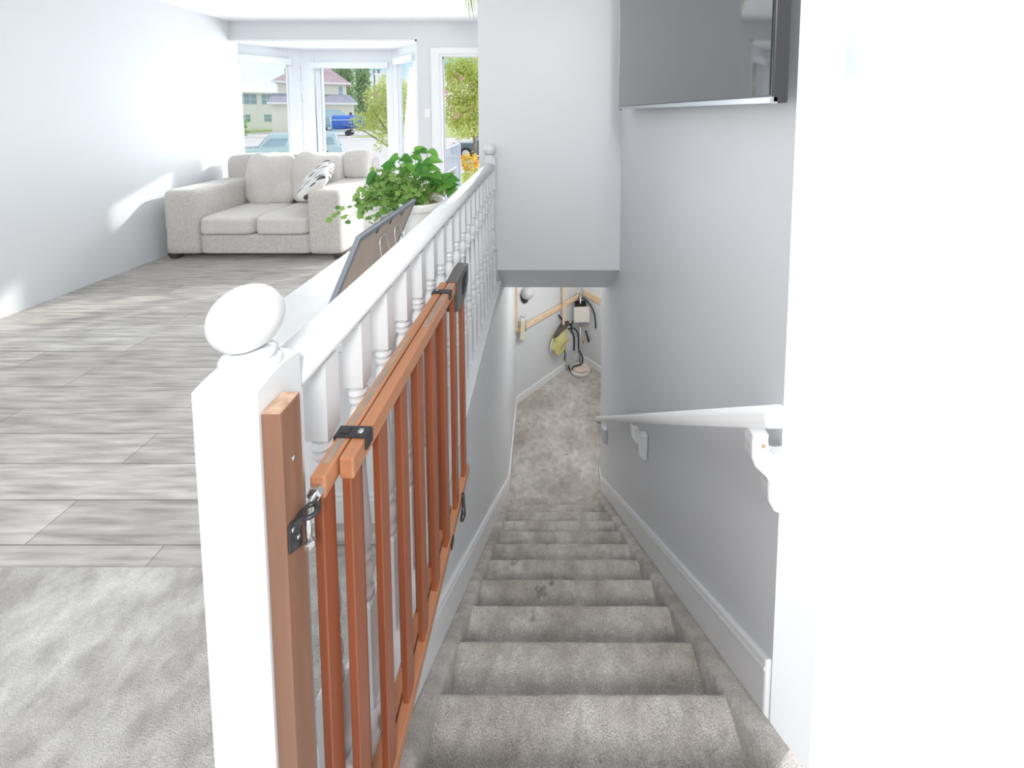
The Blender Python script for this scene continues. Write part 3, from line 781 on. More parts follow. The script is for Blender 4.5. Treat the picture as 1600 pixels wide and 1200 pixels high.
heads = [(-.055,.555),(.02,.575),(-.02,.50),(.055,.53),(.04,.47),(-.075,.475),(.09,.45),(-.12,.54),(-.16,.50),(.15,.43),(.175,.40),(.12,.39),(.165,.36),(.10,.42),(.19,.33),(0,.43),(-.21,.46),(-.28,.43),(.07,.39),(.05,.34)]
for hx, hz in heads:
    y = random.uniform(-.03, .08); e = Vector((hx, y, hz)); b0_ = Vector((random.uniform(-.02, .04), .02, .25)); pts = [b0_.lerp(e, i/8) + Vector((0, 0, .03*sin(pi*i/8))) for i in range(9)]
    stems.tube(pts, .0022, 6)
    for q in range(2):
        spots.append((e + Vector((random.uniform(-.015, .015), random.uniform(-.02, .02), random.uniform(-.02, .01))), Vector((random.gauss(0, .4), random.gauss(-.8, .2), random.gauss(.7, .3))), Vector((random.gauss(0, .9), -.2, random.gauss(-.25, .4))), random.uniform(.058, .082)))
hm = MB(); leafmesh(hm, [HE], spots); hm.build('broad_foliage', M_heart, pl)
stems.build('stems', M_stem, pl)

# hanging plant, only its leaf tips reach into the picture
hg = empty('hanging_plant', (-.70, 3.30, 2.435))
tag(hg, 'hanging plant with arching green leaf tips drooping beside the bulkhead near the ceiling', 'hanging plant')
MB().lathe([(1e-5, 0), (.07, 0), (.095, .09), (.10, .12), (.092, .12), (.085, .10), (1e-5, .10)], (0, 0), 28).build('hanging_pot', M_terra, hg)
MB().tube([(-.09, 0, .11), (0, 0, .155)], .002, 6).tube([(.09, 0, .11), (0, 0, .155)], .002, 6).tube([(0, 0, .155), (0, 0, .166)], .008, 8).build('hanger', M_wire, hg)
bl = MB()
for k in range(22):
    a = 2*pi*k/22 + random.uniform(-.1, .1); ln = random.uniform(.17, .20) * (1 if cos(a) > .1 else .8); dr_ = .24 if cos(a) > .1 else .10; pv = []
    n = 9
    for i in range(n+1):
        t = i/n; r = .03 + ln*t*.75; z = .11 + .08*sin(pi*min(1, t*1.1)) - dr_*t*t; w_ = .009*sin(pi*min(.98, t*.9+.08))
        c = Vector((r*cos(a), r*sin(a), z)); s = Vector((-sin(a), cos(a), 0)); pv += [c-s*w_, c+s*w_]
    bl.add(pv, [(2*i, 2*i+1, 2*i+3, 2*i+2) for i in range(n)], True)
bl.build('strap_leaves', leafmat('strap_leaf', (.22, .32, .06), (.5, .55, .2)), hg)

# ------------------------------------------------------------------ sofa and pillow
sf = empty('sofa', (-2.91, 3.70, 0))
tag(sf, 'oatmeal fabric sofa with plump back cushions standing in front of the bay window', 'sofa')
def sb(name, c, s, m, k=8, wr=.006, seed=0, n=14, puff=0., rot=None, ws=6):
    M = Matrix.Rotation(rot, 4, 'X') if rot else None
    vs, fs = softbox((0,0,0), s, k, n, wr, ws, seed, None, puff)
    if M: vs = [M @ v for v in vs]
    mb = MB().add([v + Vector(c) for v in vs], fs, True)
    return mb.build(name, m, sf)
sb('base', (0, .47, .15), (1.12, .90, .20), M_sofa, 24, 0)
sb('arm', (.715, .47, .375), (.33, .95, .66), M_sofa, 16, .004)
sb('arm', (-.715, .47, .375), (.33, .95, .66), M_sofa, 16, .004, 3)
sb('back_frame', (0, .86, .55), (1.76, .20, .86), M_sofa, 12, .006, 5)
for i, x in enumerate((-.2775, .2775)):
    sb('seat_cushion', (x, .36, .34), (.558, .74, .19), M_sofa2, 7, .012, 7+i, 18)
for i, x in enumerate((-.285, .275)):
    sb('back_cushion', (x, .72, .70), (.575, .24, .60), M_sofa2, 4.5, .035, 12+i, 22, .22, radians(-8), 7)
sb('back_cushion', (.695, .80, .86), (.32, .22, .34), M_sofa2, 5, .014, 19, 16, .1, radians(-4))
for x in (-.83, .83):
    for y in (.06, .88): MB().hexa([(x-.03,y-.03,0),(x+.03,y-.03,0),(x+.03,y+.03,0),(x-.03,y+.03,0),(x-.05,y-.05,.055),(x+.05,y-.05,.055),(x+.05,y+.05,.055),(x-.05,y+.05,.055)]).build('foot', M_dark, sf)
vs, fs = softbox((0,0,0), (.44, .13, .44), 3.2, 18, .008, 6, 4)
pw = MB().add(vs, fs, True).build('throw_pillow', M_pillow, None, loc=(-2.40, 3.94, .77))
u_ = Vector((.76, 0, .65)); w_ = Vector((-.25, .85, .45)); n_ = u_.cross(w_).normalized(); w_ = n_.cross(u_).normalized()
pw.rotation_euler = Matrix((u_.normalized(), -n_, w_)).transposed().to_euler()
tag(pw, 'white throw pillow with black and grey brush-stroke pattern leaning on the sofa arm', 'pillow')

# rug in the near hall
rg_ = MB()
rg_.box(-1.9, -.52, .1, 1.13, .0, .012)
tag(rg_.build('rug', M_rug, None, bevel=.004), 'cream textured rug on the grey planks seen between the railing balusters', 'rug')

# ------------------------------------------------------------------ lower landing
lm = empty('ceiling_lamp', (.72, 4.35, -.16))
tag(lm, 'small round ceiling lamp over the lower landing, hidden above the stair soffit', 'lamp')
MB().lathe([(.11, 0), (.11, -.02), (.10, -.024)], (0, 0), 28).build('lamp_base', M_trim, lm)
MB().lathe([(.10, -.024), (.09, -.05), (.06, -.07), (1e-5, -.08)], (0, 0), 28).build('lamp_diffuser', M_light, lm)
light('landing_bulb', 'POINT', (.62, 4.22, -.30), 27, (1, .97, .93), .03)

def wl(t, z, off=.0):       # point on the left diagonal wall
    p = A_.lerp(B_, t); n_ = Vector((.7075, -.7067)); q = p + n_*off; return Vector((q.x, q.y, z))
def wr_(t, z, off=.0):      # point on the right diagonal wall (t in metres from the corner)
    d = (C_-B_).normalized(); n_ = Vector((-.738, -.675)).normalized(); q = B_ + d*t + n_*off; return Vector((q.x, q.y, z))
def board(P, Q, w_, th_n):
    """flat batten from P to Q, w_ tall, th_n thickness vector"""
    P = Vector(P); Q = Vector(Q); d = (Q-P).normalized(); t = Vector(th_n); u = d.cross(t).normalized()*w_/2
    return MB().hexa([P-u, Q-u, Q-u+t, P-u+t, P+u, Q+u, Q+u+t, P+u+t])
nL = Vector((.7075, -.7067, 0)); nR = Vector((-.738, -.675, 0)).normalized()
wrk = empty('wall_batten', tuple(wl(.5, -1.40)))
def loc_to(mb, o): mb.v = [tuple(Vector(p) - o.location) for p in mb.v]; return mb
loc_to(board(wl(.02, -1.385, .028), wl(.985, -1.365, .028), .062, nL*.022), wrk).build('batten', M_pine, wrk, bevel=.002)
tag(wrk, 'long pale pine batten fixed level across the left landing wall', 'batten')
wr2 = empty('wall_batten', tuple(wr_(.25, -1.30)))
loc_to(board(wr_(.09, -1.30, .0), wr_(.42, -1.32, .0), .09, nR*.022), wr2).build('batten', M_pine, wr2, bevel=.002)
tag(wr2, 'short pale pine batten on the right landing wall beside the corner', 'batten')
pb = empty('upright_batten', (-.352, 4.72, -.95))
MB().box(-.018, .010, -.02, .02, -.40, .45).build('batten', M_pine, pb, bevel=.002)
tag(pb, 'upright pale wooden strip at the left end of the landing wall', 'batten')
# cap hanging at top left
cp = empty('baseball_hat', tuple(wl(.14, -.93, .0)))
mb = MB()
M = Matrix.Translation(nL*.06) @ Matrix.Rotation(radians(45), 4, 'Z') @ Matrix.Rotation(radians(90), 4, 'X')
mb.lathe([(.085, -.055), (.088, -.02), (.080, .02), (.055, .05), (1e-5, .062)], (0, 0), 20, M)
mb.build('crown', M_cap, cp)
br = MB(); v2 = []
for j in range(13):
    a = pi + pi*j/12; v2.append(M @ Vector((.085*cos(a), .085*sin(a)*.9, -.05))); v2.append(M @ Vector((.092*cos(a), .155*sin(a), -.045)))
br.add(v2, [(2*j, 2*j+1, 2*j+3, 2*j+2) for j in range(12)], True)
o = br.build('brim', M_dark, cp); sm_ = o.modifiers.new('s', 'SOLIDIFY'); sm_.thickness = .004
tag(cp, 'pale grey cap with dark brim hanging high at the left of the landing', 'hat')
# cream cloth on a chrome hook
ct = empty('hanging_cloth', tuple(wl(.05, -1.40, .0)))
vs = []; fs = []; n = 16
for i in range(n+1):
    for j in range(9):
        t = i/n; u = j/8; p = nL*(.06+.018*sin(u*9+t*3)) + Vector((.7067, .7075, 0))*((u-.35)*(.06+.05*t)) + Vector((0, 0, .155-.30*t+.02*sin(u*6)))
        vs.append(p)
for i in range(n):
    for j in range(8): fs.append((i*9+j, i*9+j+1, (i+1)*9+j+1, (i+1)*9+j))
o = MB().add(vs, fs, True).build('cloth', M_cream, ct); q = o.modifiers.new('s', 'SOLIDIFY'); q.thickness = .006
pts = [nL*.0 + Vector((.02, .02, .17)), nL*.07 + Vector((.03, .03, .18)), nL*.09 + Vector((.035, .035, .13)), nL*.07 + Vector((.04, .04, -.02))]
MB().tube(pts, .006, 8).ball(pts[1], .016, 12).build('hook', M_chrome, ct)
tag(ct, 'cream cloth hanging from a chrome hook at the left end of the long batten', 'cloth')
# wooden pole with yellow cloth bag
pg = empty('pole_and_bag', tuple(wl(.645, -1.80, .0)))
P0 = nL*.09
o = MB().box(-.018, .018, -.011, .011, -.12, 1.20).build('pole', M_pine, pg, bevel=.003, loc=tuple(P0 - Vector((0, 0, .0))), rot=(0, 0, radians(45)))
mb = MB(); n = 26; vs = []; fs = []
for i in range(13):
    t = i/12; z = .11 - .33*t; rw = (.165 - .055*t - .02*sin(t*9)) * (1 if t < .95 else .8); rd = .055 - .02*t
    cx = -.075
    for j in range(n):
        a = 2*pi*j/n; wv = 1 + .10*sin(3*a + t*7) + .06*noise.noise(Vector((cos(a)*3, sin(a)*3, t*5)))
        vs.append(P0 + Vector((.7067, .7075, 0))*(rw*cos(a)*wv + cx) + nL*(rd*sin(a)*wv) + Vector((0, 0, z + .04*cos(a)*(1-t) - .02*noise.noise(Vector((a, t*6, 0))))))
for i in range(12):
    for j in range(n): fs.append((i*n+j, i*n+(j+1)%n, (i+1)*n+(j+1)%n, (i+1)*n+j))
fs.append(tuple(range(12*n, 13*n)))
MB().add(vs, fs, True).build('cloth_bag', M_yell, pg)
mb = MB(); vs = []
for j in range(n):
    a = 2*pi*j/n; vs.append(P0 + Vector((.7067, .7075, 0))*(.150*cos(a)-.055) + nL*(.05*sin(a)) + Vector((0, 0, .10+.045*cos(a))))
for j in range(n):
    a = 2*pi*j/n; vs.append(P0 + Vector((.7067, .7075, 0))*(.11*cos(a)+.0) + nL*(.04*sin(a)) + Vector((0, 0, .175+.01*cos(a))))
mb.add(vs, [(j, (j+1)%n, n+(j+1)%n, n+j) for j in range(n)] + [tuple(range(n, 2*n))], True).build('dark_collar', M_dark, pg)
U = Vector((.7067, .7075, 0))
mb = MB(); mb.hexa([P0+nL*.050+U*(-.12)+Vector((0,0,-.12)), P0+nL*.050+U*.075+Vector((0,0,-.07)), P0+nL*.060+U*.075+Vector((0,0,-.07)), P0+nL*.060+U*(-.12)+Vector((0,0,-.12)),
          P0+nL*.050+U*(-.11)+Vector((0,0,-.09)), P0+nL*.050+U*.08+Vector((0,0,-.03)), P0+nL*.060+U*.08+Vector((0,0,-.03)), P0+nL*.060+U*(-.11)+Vector((0,0,-.09))])
mb.build('strap', M_brown, pg, bevel=.004)
MB().tube([P0+U*(-.23)+Vector((0,0,.06)), P0+U*(-.27)+Vector((0,0,-.02)), P0+U*(-.275)+Vector((0,0,-.12))], .008, 8).build('white_cord', M_trim, pg)
MB().tube([P0+U*.03+Vector((0,0,-.2)), P0+U*.032+Vector((0,0,-.28)), P0+U*.02+Vector((0,0,-.38))], .008, 8).build('drain_tube', M_hose, pg)
tag(pg, 'upright wooden pole with a yellow-green cloth bag on its lower end, landing wall', 'pole')
# lamp with square shade in the corner
fl = empty('floor_lamp', (.555, 5.575, ZL))
MB().lathe([(.0, 0), (.10, 0), (.10, .012), (.02, .022), (.011, .03)], (0, 0), 24).build('lamp_foot', M_trim, fl)
MB().tube([(0, 0, .02), (0, 0, .62)], .014, 10).build('pole', M_wire, fl)
MB().tube([(0, 0, .60), (0, 0, 1.09)], .010, 10).build('upper_pole', M_wire, fl)
sh_ = MB(); a = .118
for z0, z1 in ((.75, .99),):
    t = .004
    sh_.box(-a, a, -a, -a+t, z0, z1).box(-a, a, a-t, a, z0, z1).box(-a, -a+t, -a, a, z0, z1).box(a-t, a, -a, a, z0, z1)
sh_.build('lamp_shade', M_shade, fl, rot=(0, 0, radians(4)))
MB().box(-.08, .08, -.08, .08, .97, .985).build('shade_top', M_black, fl)
tag(fl, 'floor lamp with cream square shade and slim metal pole in the landing corner', 'lamp')
def cable(pts, r, label, m=M_hose):
    P = [Vector(p) for p in pts]; out_ = []
    for i in range(len(P)-1):
        p0 = P[max(i-1, 0)]; p1 = P[i]; p2 = P[i+1]; p3 = P[min(i+2, len(P)-1)]
        for k in range(6):
            t = k/6; out_.append(.5*((2*p1) + (p2-p0)*t + (2*p0-5*p1+4*p2-p3)*t*t + (3*p1-p0-3*p2+p3)*t**3))
    out_.append(P[-1]); o = MB().tube([p - P[0] for p in out_], r, 8).build('cable', m, None, loc=tuple(P[0]))
    tag(o, label, 'cable')
    return o
cable([wl(.63, -1.50, .02), wl(.68, -1.60, .02), wl(.76, -1.69, .02), wl(.835, -1.77, .02), wl(.84, -1.86, .02), wl(.885, -1.98, .02), wl(.89, -2.20, .02)], .012, 'black cable looping from the pole and ending above the landing floor')
cable([wl(.63, -1.63, .05), wl(.68, -1.72, .05), wl(.78, -1.78, .05), wl(.87, -1.83, .05), wl(.935, -1.98, .05), wl(.94, -2.2, .05)], .010, 'black cable curving behind the pole to the slim lamp pole')
cable([wl(.84, -1.79, .012), wl(.89, -1.70, .012), wl(.93, -1.62, .012)], .009, 'short black cable rising from the crossing up to the lamp shade')
cable([wr_(.04, -1.36, .05), wr_(.16, -1.37, .05), wr_(.27, -1.42, .05), wr_(.335, -1.54, .04), wr_(.355, -1.75, .03)], .010, 'black cable dropping from the corner hooks along the right landing wall')
hk = empty('coat_hook', tuple(wl(.955, -1.33, .05)))
MB().tube([(0, 0, .05), (.02, -.04, .02), (.03, -.05, -.04), (.0, -.03, -.06)], .009, 8).tube([(0, 0, .03), (-.03, -.05, 0), (-.03, -.06, -.05)], .009, 8).build('hook', M_chrome, hk)
MB().box(-.05, .03, -.01, .012, -.03, .05).build('hook_plate', M_cream, hk, bevel=.004)
tag(hk, 'metal double hook on a cream plate at the right end of the long batten', 'hook')
# yellow tool with black head
yt = empty('scraper', tuple(wr_(.10, -2.10, .03)))
d = (wr_(.2, -1.94, .05) - wr_(.10, -2.10, .03))
MB().tube([(0, 0, 0), tuple(d)], .010, 8).build('yellow_shaft', mat('yellow_plastic', (.8, .6, .15), .5), yt)
e = d; MB().tube([tuple(e + Vector((-.02, .01, .085))), tuple(e + Vector((.03, -.02, -.07)))], .014, 8).build('black_head', M_blackp, yt)
tag(yt, 'small yellow-handled scraper with black head on the right landing wall', 'tool')
# white tray with beige pad, panel and hose on the floor
ty = empty('floor_tray', (.545, 5.40, ZL))
vs = []; fs = []; n = 28
pr = [(.0, .012, 0), (.11, .0, 1), (.135, .0, 1), (.15, .07, 1), (.143, .072, 1), (.128, .012, 1), (.0, .012, 0)]
for r, z, s in pr[1:6]:
    for j in range(n):
        a = 2*pi*j/n; vs.append((r*1.0*cos(a), r*.78*sin(a), z))
for i in range(4):
    for j in range(n): fs.append((i*n+j, i*n+(j+1)%n, (i+1)*n+(j+1)%n, (i+1)*n+j))
fs.append(tuple(range(n))); fs.append(tuple(range(4*n, 5*n)))
MB().add(vs, fs, True).build('tray', M_tray, ty)
v3, f3 = softbox((.0, .0, .055), (.23, .12, .05), 3, 8, .006)
MB().add(v3, f3, True).build('pad', M_pink, ty)
tag(ty, 'white oval tray holding a beige pad on the landing carpet', 'tray')
pn = empty('grey_panel', (.405, 5.50, ZL))
MB().box(-.075, .075, -.006, .006, 0, .24).build('panel', mat('light_grey_panel', (.52, .52, .53), .5), pn, bevel=.006, rot=(radians(-5), 0, radians(35)))
tag(pn, 'light grey flat panel standing on the landing floor against the wall', 'panel')
cable([(.36, 5.40, ZL+.12), (.40, 5.38, ZL+.05), (.44, 5.41, ZL+.095), (.56, 5.46, ZL+.10), (.585, 5.50, ZL+.18), (.53, 5.56, ZL+.25)], .011, 'thick black hose bent over the white oval tray')

# ------------------------------------------------------------------ outdoors
GZ0 = -1.0
struct(MB().box(-120, 2, 37, 160, GZ0-.2, GZ0+.02).build('ground_far_lawn', M_grass))
struct(MB().box(-120, -.7, 4.9, 37, GZ0-.2, GZ0-.02).box(-.7, 2, 7.0, 37, GZ0-.2, GZ0-.02).build('ground_street', M_street))
struct(MB().box(-60, -5.2, 5.8, 14, GZ0-.05, GZ0+.03).box(-4.6, -2.1, 6.2, 15, GZ0-.05, GZ0+.05).build('ground_front_lawn', M_grass))
struct(MB().box(-2.6, -.65, YW+.12, 7.3, -.25, -.06).box(-.65, .6, 6.6, 7.3, -.25, -.06).build('floor_deck', M_asph))
struct(MB().box(-34, -19, 36.5, 49, GZ0-.1, GZ0+.035).build('ground_driveway', M_asph))
struct(MB().box(-1.9, .6, 7.3, 15, GZ0-.05, GZ0+.06).box(-1.7, .4, 7.3, 7.9, GZ0, -.35).box(-1.7, .4, 7.9, 8.5, GZ0, -.65).build('ground_walk', M_asph))

def house(name, label, x0, x1, y0, y1, zt, hip, wins, sid, roofm, garage=None, over=.5):
    o = empty(name, (x1, y0, GZ0), math.atan2(-x1, y0)); cx, cy = x1, y0
    def rr(mb): return rel(mb, (cx, cy, GZ0))
    wl_ = rr(MB().box(x0, x1, y0, y1, GZ0, zt)).build('house_wall', sid, o)
    xm0, xm1 = x0+(y1-y0)/2, x1-(y1-y0)/2
    if xm0 > xm1: xm0 = xm1 = (x0+x1)/2
    e = over
    rr(MB().add([(x0-e,y0-e,zt),(x1+e,y0-e,zt),(x1+e,y1+e,zt),(x0-e,y1+e,zt),(xm0,(y0+y1)/2,zt+hip),(xm1,(y0+y1)/2,zt+hip),
                 (x0-e,y0-e,zt-.12),(x1+e,y0-e,zt-.12),(x1+e,y1+e,zt-.12),(x0-e,y1+e,zt-.12)],
                [(0,1,5,4),(1,2,5),(2,3,4,5),(3,0,4),(9,8,7,6),(0,6,7,1),(1,7,8,2),(2,8,9,3),(3,9,6,0)])).build('roof', roofm, o)
    rr(MB().box(x0-e-.05, x1+e+.05, y0-e-.08, y0-e, zt-.22, zt+.02).box(x1+e, x1+e+.06, y0-e, y1+e, zt-.22, zt+.02)).build('gutter', M_siding2, o)
    for (a, b, c, d_) in wins:
        f = rr(MB().box(a-.08, b+.08, y0-.06, y0, c-.08, d_+.08)).build('window', M_siding2, o)
        p = rr(MB().box(a, b, y0-.08, y0-.05, c, d_)).build('pane', M_hglass, f)
        bars = MB(); nx = max(1, int((b-a)/.6))
        for q in range(1, nx): xx = a+(b-a)*q/nx; bars.box(xx-.03, xx+.03, y0-.10, y0-.075, c, d_)
        bars.box(a, b, y0-.10, y0-.075, (c+d_)/2-.03, (c+d_)/2+.03); rr(bars).build('glazing_bar', M_siding2, f)
    tag(o, label, 'house')
    return o, rr
h1, rr = house('house', 'cream two-storey house with mauve hipped roof and garage, seen through the bay window', -33.5, -26.0, 50, 58, 5.25, 3.6,
               [(-30.5, -29.3, 3.3, 4.65), (-26.9, -26.45, 3.2, 4.8)], M_siding, M_roof)
rr(MB().box(-33.7, -25.2, 46.5, 50, GZ0, 2.55)).build('garage_wall', M_siding, h1)
rr(MB().add([(-34.0,45.9,2.55),(-24.8,45.9,2.55),(-24.8,50,2.55),(-34.0,50,2.55),(-34.0,50,3.75),(-25.6,50,3.75)], [(0,1,5,4),(1,2,5),(3,2,1,0),(3,0,4),(2,3,4,5)])).build('garage_roof', M_roofd, h1)
rr(MB().box(-34.0, -24.8, 45.82, 45.9, 2.38, 2.6)).build('gutter', M_siding2, h1)
rr(MB().prism([(-31.0,GZ0),(-31.0,1.75),(-26.8,1.75),(-26.2,1.2),(-26.2,GZ0)], 1, 46.42, 46.5)).build('garage_door', M_garage, h1)
rr(MB().box(-25.75, -25.5, 46.3, 46.5, 1.0, 1.4)).build('wall_lantern', M_blackp, h1)
h2, rr = house('house', 'white split-level house with low roof seen through the left bay pane', -50, -38.2, 56, 64, 4.3, 1.7,
               [(-44.4, -41.6, 2.6, 4.0), (-41.0, -39.8, 2.6, 4.0), (-44.2, -42.4, .1, 1.1), (-40.8, -39.6, .1, 1.1)], M_siding2, mat('pale_shingles', (.80,.80,.82), .9))
h3, rr = house('house', 'pale house with a tall chimney behind the flowering tree', -25.7, -20.2, 58, 64, 3.2, 2.2, [(-24.2, -22.8, 1.0, 2.4)], M_siding2, M_roofd)
rr(MB().box(-25.3, -24.4, 58.5, 59.4, 2.8, 7.0).box(-25.45, -24.25, 58.35, 59.55, 7.0, 7.25)).build('chimney', M_siding2, h3)
rr(MB().lathe([(.16, 7.25), (.16, 7.7), (.3, 7.75), (.3, 7.85)], (-24.85, 58.95), 10)).build('chimney_cap', M_bark, h3)

QUAD = ([(-.5,-.5,0),(.5,-.5,.1),(.5,.5,0),(-.5,.5,.1)], [(0,1,2,3)])
LEAF4 = ([(0,0,0),(.35,.5,.05),(0,1,0),(-.35,.5,.05)], [(0,1,2,3)])
def crown(blobs, n, s0, s1, seed):
    random.seed(seed); sp = []
    tot = sum(b[3]*b[4]*b[5] for b in blobs)
    for bx, by, bz, rx, ry, rz in blobs:
        for k in range(int(n*rx*ry*rz/tot)):
            d = Vector([random.gauss(0, 1) for _ in range(3)]).normalized(); q = random.uniform(.35, 1)**.6
            p = Vector((bx+d.x*rx*q, by+d.y*ry*q, bz+d.z*rz*q))
            sp.append((p, d + Vector([random.gauss(0, .6) for _ in range(3)]), Vector([random.gauss(0, 1) for _ in range(3)]), random.uniform(s0, s1)))
    return sp
def tree(name, label, x, y, blobs, n, s0, s1, m, trunk_r, ztop, seed, blooms=0, group=None, branches=()):
    o = empty(name, (x, y, GZ0))
    mb = MB(); leafmesh(mb, [LEAF4], crown([(a, b, c-GZ0, d, e, f) for a, b, c, d, e, f in blobs], n, s0, s1, seed)); mb.build('foliage', m, o)
    tr = MB().tube([(0,0,0), (.05*trunk_r*8, 0, (ztop-GZ0)*.5), (0, 0, ztop-GZ0)], [trunk_r, trunk_r*.75, trunk_r*.3], 10)
    for p, q in branches: tr.tube([(p[0], p[1], p[2]-GZ0), tuple((Vector(p)+Vector(q))*.5 + Vector((0, 0, .08-GZ0))), (q[0], q[1], q[2]-GZ0)], [trunk_r*.5, trunk_r*.3, trunk_r*.15], 8)
    tr.build('trunk', M_bark, o)
    if blooms:
        bmn = MB(); leafmesh(bmn, [QUAD], crown([(a, b-.05, c-GZ0, d, e, f) for a, b, c, d, e, f in blobs[:2]], blooms, s0*1.3, s1*1.5, seed+5)); bmn.build('blossom', M_bloom, o)
    tag(o, label, 'tree', group); return o
tree('flowering_tree', 'small yellow-green tree whose branches reach across the bay window view', -3.86, 9.4,
     [(-.18,0,1.80,.42,.4,.42),(-.50,-.2,1.25,.36,.3,.26),(-.15,0,1.30,.48,.4,.42),(.35,0,1.65,.55,.5,.65),(.05,-.1,2.15,.25,.3,.28),(.0,-.1,.85,.24,.25,.25),(-.22,-.1,.68,.12,.12,.22)], 9500, .035, .065, M_tree, .05, 1.7, 21, 12,
     branches=(((0,0,.6),(-1.1,-.1,1.2)), ((0,0,.9),(-.7,0,1.9)), ((0,0,.8),(.4,0,1.7))))
tree('flowering_tree', 'leafy yellow-green tree with pink blossoms seen through the open doorway', -1.68, 9.1,
     [(-.25,0,2.05,.55,.5,.62),(-.30,-.1,1.50,.50,.45,.45),(.25,0,2.5,.6,.5,.5),(.25,0,1.75,.5,.5,.6),(-.15,-.1,1.10,.42,.35,.32),(-.4,0,2.55,.4,.4,.35)], 12500, .04, .075, M_tree, .045, 2.2, 31, 46,
     branches=(((0,0,.8),(-.4,-.1,1.7)), ((0,0,1.0),(.4,0,2.0))))
for i, (x, y, hgt, rx, lb) in enumerate(((-36.6, 70, 12.6, 1.8, 'broad pale poplar rising just right of the mauve roof'), (-42.5, 74, 13.4, 1.9, 'tall middle poplar behind the cream house'), (-31.4, 66, 11.4, 1.1, 'slim darker poplar nearest the gap of sky'), (-45.8, 70, 10.2, 1.6, 'lower poplar peeking over the mauve roof'))):
    tree('poplar_tree', lb, x, y, [(0,0,hgt*.78,rx,rx,hgt*.22+.6),(0,0,hgt*.45,rx*1.15,rx,hgt*.35),(.3,0,hgt*.15,rx*1.1,rx,hgt*.3)], 5200, .30, .60, M_poplar, .3, hgt*.8, 50+i, group='poplars behind the cream house')
bt = empty('bare_tree', (-33.4, 75, GZ0)); tb = MB().tube([(0,0,0),(0,0,10.8)], [.22,.04], 8); random.seed(3)
for k in range(46):
    z = 2.5+k*.175; a = random.uniform(0, 2*pi); r = random.uniform(.5, 1.0)*(1.1-.06*k*.3); tb.tube([(0,0,z),(r*cos(a)*.6, r*sin(a)*.6, z+.5),(r*cos(a)*.7, r*sin(a)*.7, z+1.1)], [.06,.045,.02], 5)
tb.build('trunk', M_bark, bt); tag(bt, 'narrow bare dark tree standing against the sky left of the chimney', 'tree')
bu = empty('bush', (-31.8, 38.2, GZ0)); mb = MB(); leafmesh(mb, [LEAF4], crown([(0,0,.9,1.5,1.2,1.3)], 700, .3, .55, 77)); mb.build('foliage', M_poplar, bu)
tag(bu, 'rounded green bush on the lawn at the far left of the bay view', 'bush')

